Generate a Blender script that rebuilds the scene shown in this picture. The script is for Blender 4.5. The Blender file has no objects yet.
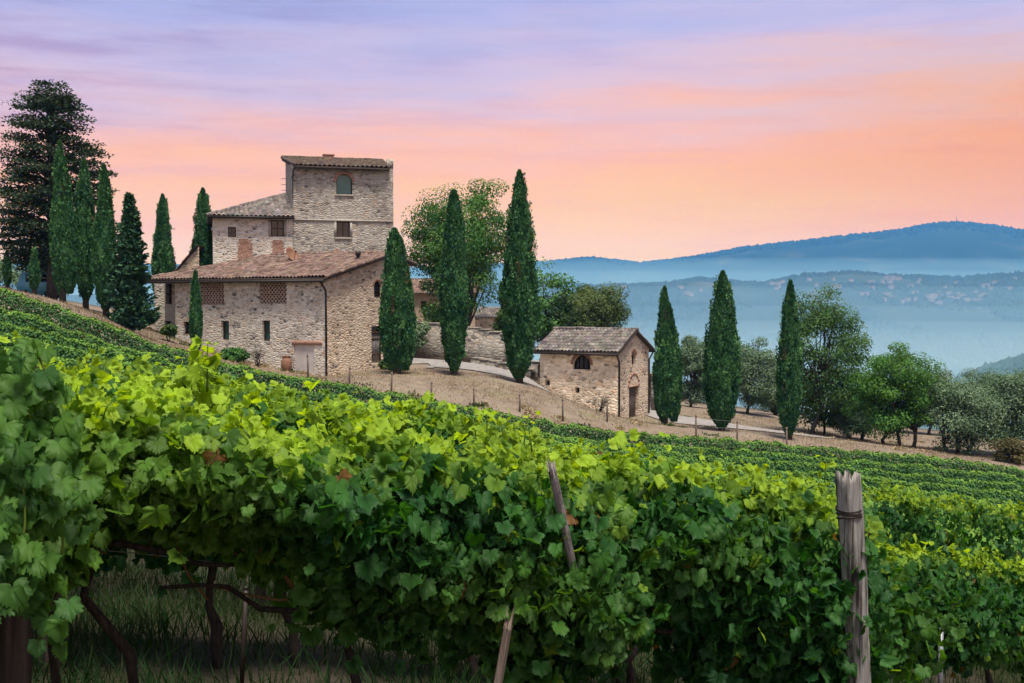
import bpy, math, random
import numpy as np
from math import radians, sin, cos, pi, sqrt

random.seed(7)
RNG = np.random.default_rng(11)
C = bpy.context.scene
COL = C.collection

# ------------------------------------------------------------------ camera
F = 1024 * 40.0 / 36.0            # focal length in pixels
HORIZON = 300.0
PHI = math.atan((341.5 - HORIZON) / F)
cam_d = bpy.data.cameras.new('camera')
cam_d.lens = 40; cam_d.sensor_width = 36; cam_d.clip_start = 0.05; cam_d.clip_end = 40000
cam = bpy.data.objects.new('camera', cam_d); COL.objects.link(cam)
cam.location = (0, 0, 0); cam.rotation_euler = (pi / 2 - PHI, 0, 0)
C.camera = cam

# ------------------------------------------------------------------ light and sky
SUN_DIR = np.array([0.10, -0.30, 0.95]); SUN_DIR /= np.linalg.norm(SUN_DIR)
SUN_EL = math.asin(SUN_DIR[2]); SUN_AZ = math.atan2(SUN_DIR[0], SUN_DIR[1])
sd = bpy.data.lights.new('sun', 'SUN'); sd.energy = 5.0; sd.angle = radians(18); sd.color = (1.0, 0.93, 0.84)
sun = bpy.data.objects.new('sun', sd); COL.objects.link(sun)
sun.rotation_euler = (pi / 2 - SUN_EL, 0, pi - SUN_AZ)
sun.location = (0, 0, 60)

EXPOSURE = 0.40
W = bpy.data.worlds.new('World'); C.world = W; W.use_nodes = True
nt = W.node_tree; nt.nodes.clear()
def wn(t, **k):
    n = nt.nodes.new(t)
    for a, b in k.items(): setattr(n, a, b)
    return n
out = wn('ShaderNodeOutputWorld'); bg = wn('ShaderNodeBackground'); bg.inputs[1].default_value = 1.0
tc = wn('ShaderNodeTexCoord'); sep = wn('ShaderNodeSeparateXYZ')
nt.links.new(tc.outputs['Generated'], sep.inputs[0])
mp = wn('ShaderNodeMapping'); mp.inputs['Scale'].default_value = (2.2, 2.2, 21.0); mp.inputs['Rotation'].default_value = (0, 0.05, 0)
nt.links.new(tc.outputs['Generated'], mp.inputs[0])
nz = wn('ShaderNodeTexNoise'); nz.inputs['Scale'].default_value = 1.6; nz.inputs['Detail'].default_value = 6; nz.inputs['Roughness'].default_value = 0.6
nt.links.new(mp.outputs[0], nz.inputs['Vector'])
m1 = wn('ShaderNodeMath', operation='MULTIPLY_ADD'); nt.links.new(nz.outputs[0], m1.inputs[0]); m1.inputs[1].default_value = 0.13; m1.inputs[2].default_value = -0.065
m2 = wn('ShaderNodeMath', operation='MULTIPLY_ADD'); nt.links.new(sep.outputs[0], m2.inputs[0]); m2.inputs[1].default_value = -0.035; nt.links.new(m1.outputs[0], m2.inputs[2])
m3 = wn('ShaderNodeMath', operation='ADD'); nt.links.new(sep.outputs[2], m3.inputs[0]); nt.links.new(m2.outputs[0], m3.inputs[1])
ramp = wn('ShaderNodeValToRGB'); cr = ramp.color_ramp; cr.interpolation = 'B_SPLINE'
def stops(cr, lst):
    while len(cr.elements) > 1: cr.elements.remove(cr.elements[-1])
    cr.elements[0].position = lst[0][0]; cr.elements[0].color = (*lst[0][1], 1)
    for p, c in lst[1:]:
        e = cr.elements.new(p); e.color = (*c, 1)
SKY = [(0.0, (1.04, 0.70, 0.08)), (0.05, (1.03, 0.60, 0.07)), (0.10, (1.02, 0.51, 0.15)), (0.135, (0.97, 0.51, 0.36)), (0.168, (0.82, 0.55, 0.60)),
       (0.205, (0.62, 0.53, 0.78)), (0.25, (0.43, 0.46, 0.84)), (0.36, (0.32, 0.38, 0.72)), (0.6, (0.24, 0.31, 0.54)), (1.0, (0.20, 0.28, 0.50))]
stops(cr, SKY)
nt.links.new(m3.outputs[0], ramp.inputs[0])
sky = wn('ShaderNodeTexSky'); sky.sky_type = 'NISHITA'; sky.sun_disc = False
sky.sun_elevation = SUN_EL; sky.sun_rotation = SUN_AZ; sky.air_density = 1.0; sky.dust_density = 1.0
sm = wn('ShaderNodeVectorMath', operation='SCALE'); nt.links.new(sky.outputs[0], sm.inputs[0]); sm.inputs['Scale'].default_value = 0.10
mr = wn('ShaderNodeMapRange'); mr.interpolation_type = 'SMOOTHSTEP'
nt.links.new(sep.outputs[2], mr.inputs[0]); mr.inputs[1].default_value = 0.30; mr.inputs[2].default_value = 0.75; mr.inputs[4].default_value = 0.5
mx = wn('ShaderNodeMix', data_type='RGBA')
# the glow deepens to orange towards the right, low over the mountain
gx = wn('ShaderNodeMapRange'); gx.interpolation_type = 'SMOOTHSTEP'; nt.links.new(sep.outputs[0], gx.inputs[0]); gx.inputs[1].default_value = 0.05; gx.inputs[2].default_value = 0.46
gz_ = wn('ShaderNodeMapRange'); gz_.interpolation_type = 'SMOOTHSTEP'; nt.links.new(m3.outputs[0], gz_.inputs[0]); gz_.inputs[1].default_value = 0.22; gz_.inputs[2].default_value = 0.09
gm = wn('ShaderNodeMath', operation='MULTIPLY'); nt.links.new(gx.outputs[0], gm.inputs[0]); nt.links.new(gz_.outputs[0], gm.inputs[1])
gmul = wn('ShaderNodeMix', data_type='RGBA', blend_type='MULTIPLY'); nt.links.new(gm.outputs[0], gmul.inputs[0]); nt.links.new(ramp.outputs[0], gmul.inputs[6]); gmul.inputs[7].default_value = (0.91, 0.68, 0.10, 1)
lx = wn('ShaderNodeMapRange'); lx.interpolation_type = 'SMOOTHSTEP'; nt.links.new(sep.outputs[0], lx.inputs[0]); lx.inputs[1].default_value = 0.10; lx.inputs[2].default_value = -0.42
lz = wn('ShaderNodeMapRange'); lz.interpolation_type = 'SMOOTHSTEP'; nt.links.new(m3.outputs[0], lz.inputs[0]); lz.inputs[1].default_value = 0.09; lz.inputs[2].default_value = 0.19
n2 = wn('ShaderNodeTexNoise'); n2.inputs['Scale'].default_value = 3.4; n2.inputs['Detail'].default_value = 6; n2.inputs['Roughness'].default_value = 0.62; nt.links.new(mp.outputs[0], n2.inputs['Vector'])
n2r = wn('ShaderNodeMapRange'); nt.links.new(n2.outputs[0], n2r.inputs[0]); n2r.inputs[1].default_value = 0.40; n2r.inputs[2].default_value = 0.66; n2r.inputs[3].default_value = 0.15; n2r.inputs[4].default_value = 1.0
la = wn('ShaderNodeMath', operation='MULTIPLY'); nt.links.new(lx.outputs[0], la.inputs[0]); nt.links.new(lz.outputs[0], la.inputs[1])
lb_ = wn('ShaderNodeMath', operation='MULTIPLY'); nt.links.new(la.outputs[0], lb_.inputs[0]); nt.links.new(n2r.outputs[0], lb_.inputs[1])
lmul = wn('ShaderNodeMix', data_type='RGBA', blend_type='MULTIPLY'); nt.links.new(lb_.outputs[0], lmul.inputs[0]); nt.links.new(gmul.outputs[2], lmul.inputs[6]); lmul.inputs[7].default_value = (0.80, 0.72, 0.80, 1)
# thin streaks of cloud, slightly greyer than the sky behind them
cz = wn('ShaderNodeMapRange'); nt.links.new(n2.outputs[0], cz.inputs[0]); cz.inputs[1].default_value = 0.50; cz.inputs[2].default_value = 0.70; cz.inputs[4].default_value = 0.55
cmul = wn('ShaderNodeMix', data_type='RGBA', blend_type='MULTIPLY'); nt.links.new(cz.outputs[0], cmul.inputs[0]); nt.links.new(lmul.outputs[2], cmul.inputs[6]); cmul.inputs[7].default_value = (0.93, 0.82, 0.86, 1)
nt.links.new(mr.outputs[0], mx.inputs[0]); nt.links.new(cmul.outputs[2], mx.inputs[6]); nt.links.new(sm.outputs[0], mx.inputs[7])
# added front fill: unseen sky behind the viewer brightened to light walls and vines
ry = wn('ShaderNodeMapRange'); ry.interpolation_type = 'SMOOTHSTEP'; nt.links.new(sep.outputs[1], ry.inputs[0]); ry.inputs[1].default_value = 0.25; ry.inputs[2].default_value = -0.75
glow = wn('ShaderNodeMix', data_type='RGBA', blend_type='ADD'); nt.links.new(ry.outputs[0], glow.inputs[0]); nt.links.new(mx.outputs[2], glow.inputs[6]); glow.inputs[7].default_value = (0.42, 0.40, 0.37, 1)
bg.inputs[1].default_value = 2 ** -EXPOSURE
nt.links.new(glow.outputs[2], bg.inputs[0]); nt.links.new(bg.outputs[0], out.inputs[0])

C.view_settings.view_transform = 'Standard'; C.view_settings.look = 'None'
C.view_settings.exposure = EXPOSURE; C.view_settings.gamma = 1.0; C.view_settings.use_curve_mapping = False
C.render.engine = 'CYCLES'
cy = C.cycles
cy.use_denoising = True
try: cy.denoiser = 'OPENIMAGEDENOISE'
except Exception: pass
cy.max_bounces = 9; cy.diffuse_bounces = 3; cy.glossy_bounces = 2; cy.transmission_bounces = 5; cy.volume_bounces = 5; cy.transparent_max_bounces = 8
cy.sample_clamp_indirect = 6.0
HAZE_DENSITY = 0.00011

# ------------------------------------------------------------------ helpers
def ray(px, py):
    a = (px - 512) / F; b = (341.5 - py) / F
    return np.array([a, cos(PHI) + b * sin(PHI), -sin(PHI) + b * cos(PHI)])
def at(px, py, D):
    d = ray(px, py); return d * (D / d[1])
def proj(P):
    x, y, z = P
    yc = z * cos(PHI) + y * sin(PHI); zc = y * cos(PHI) - z * sin(PHI)
    return 512 + F * x / zc, 341.5 - F * yc / zc
def on_wall(px, py, p0, u):
    """(distance along the wall, height) where the line of sight meets a vertical wall plane"""
    d = ray(px, py); n = np.array([u[1], -u[0]])
    t = (n @ np.array(p0[:2])) / (n @ d[:2]); P = d * t
    return (P[:2] - np.array(p0[:2])) @ np.array(u[:2]), P[2]
def lerp(x, pts):
    xs, ys = zip(*pts); return np.interp(x, xs, ys)
def sstep(a, b, x):
    t = np.clip((x - a) / (b - a), 0, 1); return t * t * (3 - 2 * t)

def mesh_np(name, V, faces, col=None, smooth=False):
    me = bpy.data.meshes.new(name)
    V = np.asarray(V, dtype=np.float32)
    groups = [np.asarray(f, dtype=np.int32) for f in faces if len(f)]
    nl = sum(g.size for g in groups); nf = sum(len(g) for g in groups)
    me.vertices.add(len(V)); me.vertices.foreach_set('co', V.ravel())
    me.loops.add(nl); me.loops.foreach_set('vertex_index', np.concatenate([g.ravel() for g in groups]))
    me.polygons.add(nf)
    tot = np.concatenate([np.full(len(g), g.shape[1], dtype=np.int32) for g in groups])
    st = np.concatenate([[0], np.cumsum(tot)[:-1]]).astype(np.int32)
    me.polygons.foreach_set('loop_start', st)
    try: me.polygons.foreach_set('loop_total', tot)
    except Exception: pass
    if smooth: me.polygons.foreach_set('use_smooth', np.ones(nf, dtype=bool))
    if col is not None:
        a = me.attributes.new('tint', 'FLOAT_COLOR', 'POINT')
        c = np.ones((len(V), 4), dtype=np.float32); c[:, :3] = col
        a.data.foreach_set('color', c.ravel())
    me.update(calc_edges=True); me.validate()
    return me

ORG = {}
def link(name, me, mat, parent=None):
    o = bpy.data.objects.new(name, me); COL.objects.link(o)
    if mat: me.materials.append(mat)
    if parent is not None:
        o.parent = parent; ORG[o.name] = ORG[parent.name]
    return o
def thing(name, base, label, cat, group=None):
    o = bpy.data.objects.new(name, None); COL.objects.link(o)
    o.empty_display_size = 0.3
    o.location = tuple(base); ORG[o.name] = np.array(base, dtype=float)
    tag(o, label, cat, group); return o
def tag(o, label=None, cat=None, group=None, kind=None):
    if label: o['label'] = label
    if cat: o['category'] = cat
    if group: o['group'] = group
    if kind: o['kind'] = kind
    return o

class MB:
    """collects world-space pieces that become one mesh object"""
    def __init__(s): s.V = []; s.F = {}; s.n = 0; s.cols = []
    def add(s, V, F, col=None):
        V = np.asarray(V, dtype=float).reshape(-1, 3)
        for f in (F if isinstance(F, list) else [F]):
            f = np.asarray(f, dtype=int)
            if f.size == 0: continue
            if f.ndim == 1: f = f[None]
            s.F.setdefault(f.shape[1], []).append(f + s.n)
        s.V.append(V); s.n += len(V)
        c = np.ones((len(V), 3)) if col is None else np.broadcast_to(np.asarray(col, float), (len(V), 3))
        s.cols.append(c); return s
    def poly(s, pts, col=None): return s.add(pts, np.arange(len(pts))[None], col)
    def box(s, c, size, u=(1, 0), up=None, col=None, bevel=0.0):
        """box centred at c; u = horizontal direction of its first axis"""
        u = np.array([u[0], u[1], 0.0]); u /= np.linalg.norm(u); v = np.array([-u[1], u[0], 0]); w = np.array([0, 0, 1.0])
        h = np.array(size) / 2
        if bevel <= 0:
            P = [np.array(c) + u * h[0] * a + v * h[1] * b + w * h[2] * d for d in (-1, 1) for b in (-1, 1) for a in (-1, 1)]
            return s.add(P, [np.array([[0, 2, 3, 1], [4, 5, 7, 6], [0, 1, 5, 4], [2, 6, 7, 3], [0, 4, 6, 2], [1, 3, 7, 5]])], col)
        b = min(bevel, *(h * 0.9)); ring = []
        for zz, ins in ((-h[2], b), (-h[2] + b, 0), (h[2] - b, 0), (h[2], b)):
            x, y = h[0] - ins, h[1] - ins
            bb = b * 0.7
            for (a, d) in ((-x + bb, -y), (x - bb, -y), (x, -y + bb), (x, y - bb), (x - bb, y), (-x + bb, y), (-x, y - bb), (-x, -y + bb)):
                ring.append(np.array(c) + u * a + v * d + w * zz)
        Fq = [[r * 8 + k, r * 8 + (k + 1) % 8, (r + 1) * 8 + (k + 1) % 8, (r + 1) * 8 + k] for r in range(3) for k in range(8)]
        return s.add(ring, [np.array(Fq), np.arange(7, -1, -1)[None], np.arange(24, 32)[None]], col)
    def tube(s, pts, rad, n=8, col=None, cap=True):
        pts = np.asarray(pts, float); m = len(pts)
        rad = np.broadcast_to(np.asarray(rad, float), (m,))
        T = np.gradient(pts, axis=0) if m > 2 else np.repeat((pts[1] - pts[0])[None], 2, 0)
        T /= np.linalg.norm(T, axis=1)[:, None] + 1e-9
        ref = np.array([0, 0, 1.0]) if abs(T[:, 2]).mean() < 0.8 else np.array([1.0, 0, 0])
        A = np.cross(T, ref); A /= np.linalg.norm(A, axis=1)[:, None] + 1e-9; B = np.cross(T, A)
        ang = np.arange(n) * 2 * pi / n
        V = pts[:, None] + rad[:, None, None] * (A[:, None] * np.cos(ang)[None, :, None] + B[:, None] * np.sin(ang)[None, :, None])
        i = np.arange(m - 1)[:, None] * n; k = np.arange(n)[None]
        Fq = np.stack([i + k, i + (k + 1) % n, i + n + (k + 1) % n, i + n + k], -1).reshape(-1, 4)
        fs = [Fq]
        if cap: fs += [np.arange(n)[::-1][None], (np.arange(n) + (m - 1) * n)[None]]
        return s.add(V.reshape(-1, 3), fs, col)
    def build(s, name, mat, parent=None, base=None, smooth=False, tint=False):
        V = np.concatenate(s.V); org = ORG[parent.name] if parent is not None else (np.array(base, float) if base is not None else np.zeros(3))
        me = mesh_np(name, V - org, [np.concatenate(v) for v in s.F.values()], np.concatenate(s.cols) if tint else None, smooth)
        o = link(name, me, mat, parent)
        if parent is None: o.location = tuple(org); ORG[o.name] = org
        return o

# ------------------------------------------------------------------ materials
MATS = {}
def mat_nodes(name):
    m = bpy.data.materials.new(name); m.use_nodes = True; t = m.node_tree; t.nodes.clear()
    o = t.nodes.new('ShaderNodeOutputMaterial'); MATS[name] = m
    def N(ty, ins=None, **k):
        n = t.nodes.new(ty)
        for a, b in k.items(): setattr(n, a, b)
        for a, b in (ins or {}).items():
            if hasattr(b, 'is_output') or isinstance(b, bpy.types.NodeSocket): t.links.new(b, n.inputs[a])
            else: n.inputs[a].default_value = b
        return n
    return m, t, o, N
def rampn(N, fac, lst, mode='LINEAR'):
    r = N('ShaderNodeValToRGB', {0: fac}); r.color_ramp.interpolation = mode; stops(r.color_ramp, lst); return r.outputs[0]
def mixc(N, fac, a, b, mode='MIX'):
    n = N('ShaderNodeMix', data_type='RGBA', blend_type=mode)
    t = n.id_data
    for i, v in ((0, fac), (6, a), (7, b)):
        if isinstance(v, bpy.types.NodeSocket): t.links.new(v, n.inputs[i])
        elif i == 0: n.inputs[0].default_value = v
        else: n.inputs[i].default_value = (*v, 1)
    return n.outputs[2]
def finish(t, o, N, col, rough=0.85, bump=None, bstr=0.3, bdist=0.02, spec=0.3, metal=0.0):
    b = N('ShaderNodeBsdfPrincipled', {'Roughness': rough, 'Specular IOR Level': spec, 'Metallic': metal})
    if isinstance(col, bpy.types.NodeSocket): t.links.new(col, b.inputs['Base Color'])
    else: b.inputs['Base Color'].default_value = (*col, 1)
    if bump is not None:
        bn = N('ShaderNodeBump', {'Height': bump, 'Strength': bstr, 'Distance': bdist}); t.links.new(bn.outputs[0], b.inputs['Normal'])
    t.links.new(b.outputs[0], o.inputs[0]); return b

def m_leaf(name, trans=0.35, tcol=(1.5, 1.6, 0.5), rough=0.5, spec=0.35, var=0.35, nscale=3.0):
    """foliage: colour from the per-leaf tint attribute; light passes through the blades"""
    m, t, o, N = mat_nodes(name)
    a = N('ShaderNodeAttribute', attribute_name='tint')
    tcn = N('ShaderNodeTexCoord')
    nz = N('ShaderNodeTexNoise', {'Vector': tcn.outputs['Object'], 'Scale': nscale, 'Detail': 3.0})
    v = N('ShaderNodeMapRange', {0: nz.outputs[0], 1: 0.25, 2: 0.75, 3: 1 - var, 4: 1 + var})
    mul = N('ShaderNodeVectorMath', {0: a.outputs[0]}, operation='SCALE'); t.links.new(v.outputs[0], mul.inputs['Scale'])
    b = N('ShaderNodeBsdfPrincipled', {'Roughness': rough, 'Specular IOR Level': spec}); t.links.new(mul.outputs[0], b.inputs['Base Color'])
    tm = N('ShaderNodeVectorMath', {0: mul.outputs[0], 1: tcol}, operation='MULTIPLY')
    tr = N('ShaderNodeBsdfTranslucent'); t.links.new(tm.outputs[0], tr.inputs[0])
    ms = N('ShaderNodeMixShader', {0: trans}); t.links.new(b.outputs[0], ms.inputs[1]); t.links.new(tr.outputs[0], ms.inputs[2])
    t.links.new(ms.outputs[0], o.inputs[0]); return m

def m_stone(name, tone=(1, 1, 1), scale=3.0, mortar=(0.36, 0.325, 0.27), bright=1.0, rows=1.9, soft=0.06):
    m, t, o, N = mat_nodes(name)
    tcn = N('ShaderNodeTexCoord')
    wob = N('ShaderNodeTexNoise', {'Vector': tcn.outputs['Object'], 'Scale': 1.7, 'Detail': 2.0})
    w2 = N('ShaderNodeVectorMath', {0: wob.outputs['Color'], 1: (0.22, 0.22, 0.12)}, operation='MULTIPLY')
    ad = N('ShaderNodeVectorMath', {0: tcn.outputs['Object'], 1: w2.outputs[0]}, operation='ADD')
    mp = N('ShaderNodeMapping', {'Vector': ad.outputs[0], 'Scale': (1, 1, rows)})
    v1 = N('ShaderNodeTexVoronoi', {'Vector': mp.outputs[0], 'Scale': scale, 'Randomness': 0.85}, feature='F1')
    ve = N('ShaderNodeTexVoronoi', {'Vector': mp.outputs[0], 'Scale': scale, 'Randomness': 0.85}, feature='DISTANCE_TO_EDGE')
    sp = N('ShaderNodeSeparateColor', {0: v1.outputs['Color']})
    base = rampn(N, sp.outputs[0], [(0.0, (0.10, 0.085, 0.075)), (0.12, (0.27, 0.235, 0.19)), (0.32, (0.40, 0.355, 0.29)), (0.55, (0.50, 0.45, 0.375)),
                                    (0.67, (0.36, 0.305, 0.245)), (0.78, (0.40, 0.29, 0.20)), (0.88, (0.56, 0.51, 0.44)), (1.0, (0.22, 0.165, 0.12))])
    fine = N('ShaderNodeTexNoise', {'Vector': tcn.outputs['Object'], 'Scale': 14.0, 'Detail': 4.0})
    f2 = N('ShaderNodeMapRange', {0: fine.outputs[0], 1: 0.3, 2: 0.7, 3: 0.78, 4: 1.2})
    b2 = N('ShaderNodeVectorMath', {0: base}, operation='SCALE'); t.links.new(f2.outputs[0], b2.inputs['Scale'])
    em = N('ShaderNodeMapRange', {0: ve.outputs[0], 1: 0.02, 2: 0.02 + soft, 3: 1.0, 4: 0.0})
    c = mixc(N, em.outputs[0], b2.outputs[0], mortar)
    # large weather stains, the plaster that still clings to the wall
    big = N('ShaderNodeTexNoise', {'Vector': tcn.outputs['Object'], 'Scale': 0.45, 'Detail': 5.0, 'Roughness': 0.6})
    pf = N('ShaderNodeMapRange', {0: big.outputs[0], 1: 0.50, 2: 0.64, 3: 0.0, 4: 0.75})
    c = mixc(N, pf.outputs[0], c, (0.40, 0.365, 0.31))
    st = N('ShaderNodeMapRange', {0: big.outputs[0], 1: 0.25, 2: 0.55, 3: 0.72, 4: 1.06})
    c2 = N('ShaderNodeVectorMath', {0: c}, operation='SCALE'); t.links.new(st.outputs[0], c2.inputs['Scale'])
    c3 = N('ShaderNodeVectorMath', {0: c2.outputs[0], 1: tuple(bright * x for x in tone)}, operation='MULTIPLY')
    hs = N('ShaderNodeMath', {0: ve.outputs[0], 1: 0.35}, operation='MINIMUM')
    hb = N('ShaderNodeMath', {0: fine.outputs[0], 1: 0.12, 2: hs.outputs[0]}, operation='MULTIPLY_ADD')
    finish(t, o, N, c3.outputs[0], 0.93, hb.outputs[0], 0.7, 0.12, 0.15); return m

def m_noise(name, cols, scale=5.0, detail=4.0, rough=0.85, bstr=0.25, bdist=0.02, stretch=(1, 1, 1), spec=0.25, metal=0.0, tint=False):
    m, t, o, N = mat_nodes(name)
    tcn = N('ShaderNodeTexCoord'); mp = N('ShaderNodeMapping', {'Vector': tcn.outputs['Object'], 'Scale': stretch})
    nz = N('ShaderNodeTexNoise', {'Vector': mp.outputs[0], 'Scale': scale, 'Detail': detail, 'Roughness': 0.6})
    n = len(cols)
    c = rampn(N, nz.outputs[0], [(0.28 + 0.44 * i / max(1, n - 1), k) for i, k in enumerate(cols)])
    if tint:
        a = N('ShaderNodeAttribute', attribute_name='tint')
        c = N('ShaderNodeVectorMath', {0: c, 1: a.outputs[0]}, operation='MULTIPLY').outputs[0]
    finish(t, o, N, c, rough, nz.outputs[0], bstr, bdist, spec, metal); return m

m_leaf('vine_leaf', 0.48, (1.9, 1.75, 0.40), 0.55, 0.22, 0.25, 9.0)
m_leaf('far_vine', 0.25, (1.5, 1.5, 0.5), 0.6, 0.2, 0.3, 1.2)
m_leaf('cypress', 0.12, (1.2, 1.4, 0.6), 0.7, 0.15, 0.35, 1.1)
m_leaf('conifer', 0.1, (1.2, 1.3, 0.6), 0.7, 0.15, 0.3, 0.9)
m_leaf('broadleaf', 0.3, (1.5, 1.5, 0.5), 0.65, 0.15, 0.3, 0.8)
m_leaf('olive_leaf', 0.2, (1.2, 1.3, 0.7), 0.75, 0.1, 0.3, 0.9)
m_leaf('grass_blade', 0.3, (1.3, 1.3, 0.5), 0.7, 0.15, 0.35, 1.5)
m_leaf('far_wood', 0.0, (1, 1, 1), 0.9, 0.05, 0.3, 0.02)
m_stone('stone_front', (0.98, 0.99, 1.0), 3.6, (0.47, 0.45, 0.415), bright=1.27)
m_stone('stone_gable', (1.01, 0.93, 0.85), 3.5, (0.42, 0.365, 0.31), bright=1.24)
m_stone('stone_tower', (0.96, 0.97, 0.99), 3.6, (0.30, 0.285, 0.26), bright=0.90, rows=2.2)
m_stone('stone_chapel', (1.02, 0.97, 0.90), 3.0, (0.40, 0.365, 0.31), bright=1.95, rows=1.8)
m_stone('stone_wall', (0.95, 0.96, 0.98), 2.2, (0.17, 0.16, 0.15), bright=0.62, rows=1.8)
m_noise('tile', [(0.058, 0.037, 0.030), (0.125, 0.080, 0.064), (0.185, 0.125, 0.10), (0.22, 0.172, 0.142)], 2.2, 5, 0.9, 0.3, 0.02, tint=True)
m_noise('tile_moss', [(0.032, 0.024, 0.02), (0.066, 0.047, 0.037), (0.10, 0.074, 0.055), (0.085, 0.072, 0.03)], 2.6, 5, 0.92, 0.3, 0.02, tint=True)
m_noise('tile_grey', [(0.07, 0.06, 0.054), (0.15, 0.13, 0.118), (0.24, 0.215, 0.195)], 2.6, 5, 0.92, 0.3, 0.02, tint=True)
m_noise('brick', [(0.22, 0.115, 0.08), (0.34, 0.19, 0.135), (0.42, 0.27, 0.20)], 7, 4, 0.92)
m_noise('pale_brick', [(0.34, 0.23, 0.18), (0.50, 0.37, 0.30), (0.58, 0.46, 0.39)], 7, 4, 0.92)
m_noise('pale_wood', [(0.10, 0.088, 0.082), (0.24, 0.215, 0.205), (0.36, 0.33, 0.315)], 9, 6, 0.9, 0.9, 0.012, (5, 5, 0.35))
m_noise('plaster', [(0.42, 0.38, 0.35), (0.55, 0.51, 0.48)], 2.5, 5, 0.9)
m_noise('ochre_plaster', [(0.36, 0.26, 0.18), (0.48, 0.37, 0.27)], 2.0, 5, 0.9)
m_noise('dark_metal', [(0.018, 0.014, 0.012), (0.035, 0.026, 0.02)], 6, 3, 0.5, 0.1)
m_noise('zinc', [(0.16, 0.17, 0.18), (0.28, 0.29, 0.30)], 9, 3, 0.5, 0.1, metal=0.6)
m_noise('old_wood', [(0.07, 0.05, 0.038), (0.13, 0.098, 0.078), (0.20, 0.16, 0.135)], 6, 5, 0.9, 0.4, 0.01, (6, 6, 0.6))
m_noise('grey_wood', [(0.009, 0.008, 0.0075), (0.042, 0.038, 0.034), (0.17, 0.158, 0.145), (0.27, 0.255, 0.237), (0.05, 0.046, 0.042)], 9, 6, 0.9, 0.9, 0.012, (5, 5, 0.35))
m_noise('dark_post', [(0.012, 0.009, 0.008), (0.034, 0.025, 0.020), (0.06, 0.045, 0.037)], 9, 6, 0.9, 0.8, 0.012, (5, 5, 0.5))
m_noise('frame_wood', [(0.055, 0.032, 0.022), (0.10, 0.06, 0.042)], 8, 4, 0.7, 0.2, 0.01, (3, 3, 0.5))
m_noise('stone_trim', [(0.26, 0.235, 0.2), (0.38, 0.345, 0.3)], 6, 4, 0.9)
m_noise('bark', [(0.022, 0.018, 0.015), (0.055, 0.046, 0.038), (0.10, 0.086, 0.074)], 7, 5, 0.95, 0.8, 0.03, (3, 3, 0.6))
m_noise('vine_bark', [(0.009, 0.007, 0.006), (0.024, 0.018, 0.014), (0.046, 0.036, 0.029)], 22, 5, 0.95, 1.0, 0.01, (3, 3, 0.5))
m_noise('cane', [(0.13, 0.065, 0.03), (0.22, 0.12, 0.055)], 12, 3, 0.7)
m_noise('green_shoot', [(0.13, 0.22, 0.035), (0.20, 0.27, 0.05)], 12, 3, 0.6)
m_noise('gravel', [(0.15, 0.137, 0.125), (0.24, 0.222, 0.206), (0.32, 0.30, 0.283)], 3.0, 8, 0.95, 0.3, 0.03)
m_noise('terracotta', [(0.16, 0.08, 0.05), (0.25, 0.13, 0.08)], 6, 4, 0.85)
m_noise('van_paint', [(0.09, 0.28, 0.36), (0.11, 0.32, 0.40)], 3, 2, 0.35, 0.0, spec=0.5)
m_noise('tyre', [(0.015, 0.015, 0.015), (0.025, 0.025, 0.025)], 6, 2, 0.8)
m_noise('far_wall', [(0.13, 0.13, 0.125), (0.24, 0.23, 0.21)], 0.05, 2, 0.9, 0.0)
m_noise('far_roof', [(0.13, 0.095, 0.075), (0.17, 0.13, 0.10)], 0.05, 2, 0.9, 0.0)
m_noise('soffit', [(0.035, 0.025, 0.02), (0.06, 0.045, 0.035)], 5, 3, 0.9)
def m_glass(name, col, rough=0.12):
    m, t, o, N = mat_nodes(name); tcn = N('ShaderNodeTexCoord')
    nz = N('ShaderNodeTexNoise', {'Vector': tcn.outputs['Object'], 'Scale': 1.5, 'Detail': 2.0})
    c = rampn(N, nz.outputs[0], [(0.3, tuple(0.8 * x for x in col)), (0.7, tuple(1.2 * x for x in col))])
    finish(t, o, N, c, rough, nz.outputs[0], 0.05, 0.02, 0.6); return m
m_glass('pane_dark', (0.012, 0.013, 0.014)); m_glass('pane_teal', (0.02, 0.12, 0.115), 0.2); m_glass('pane_green', (0.03, 0.085, 0.075), 0.2)
M = MATS

# ------------------------------------------------------------------ terrain height
def gp(px, py, D): P = at(px, py, D); return (P[0], P[1], P[2])
PTS = [(0, 0, -1.9), (0, -8, -1.6), (-8, -2, -0.5), (8, -2, -3.8), (-3, 3, -1.55), (-1.4, 3, -1.72), (0.2, 4, -2.15), (1.4, 4.9, -2.45), (-1.2, 5.6, -1.78), (-.2, 6.2, -2.1),
       (2.35, 7.6, -2.95), (3.8, 8.4, -3.4), (-3, 7.3, -1.9), (-1.2, 8.2, -2.35), (3.2, 10.4, -3.25), (5.1, 11.4, -3.7), (.5, 9, -2.75), (5, 4, -3.4), (8, 12, -4.7), (-6, 12, -2.2)]
for px, py, D in [(0, 292, 48), (0, 342, 34), (130, 335, 50), (130, 354, 40), (250, 363, 52), (250, 387, 44), (330, 381, 52), (450, 399, 54), (450, 411, 48), (560, 414, 56), (560, 434, 49),
                  (700, 428, 58), (700, 449, 50), (860, 447, 58), (860, 465, 51), (1024, 471, 58), (1024, 483, 53), (1150, 500, 58), (-120, 270, 48)]:
    x, y, z = gp(px, py, D); PTS.append((x, y, z - 1.5))
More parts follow.
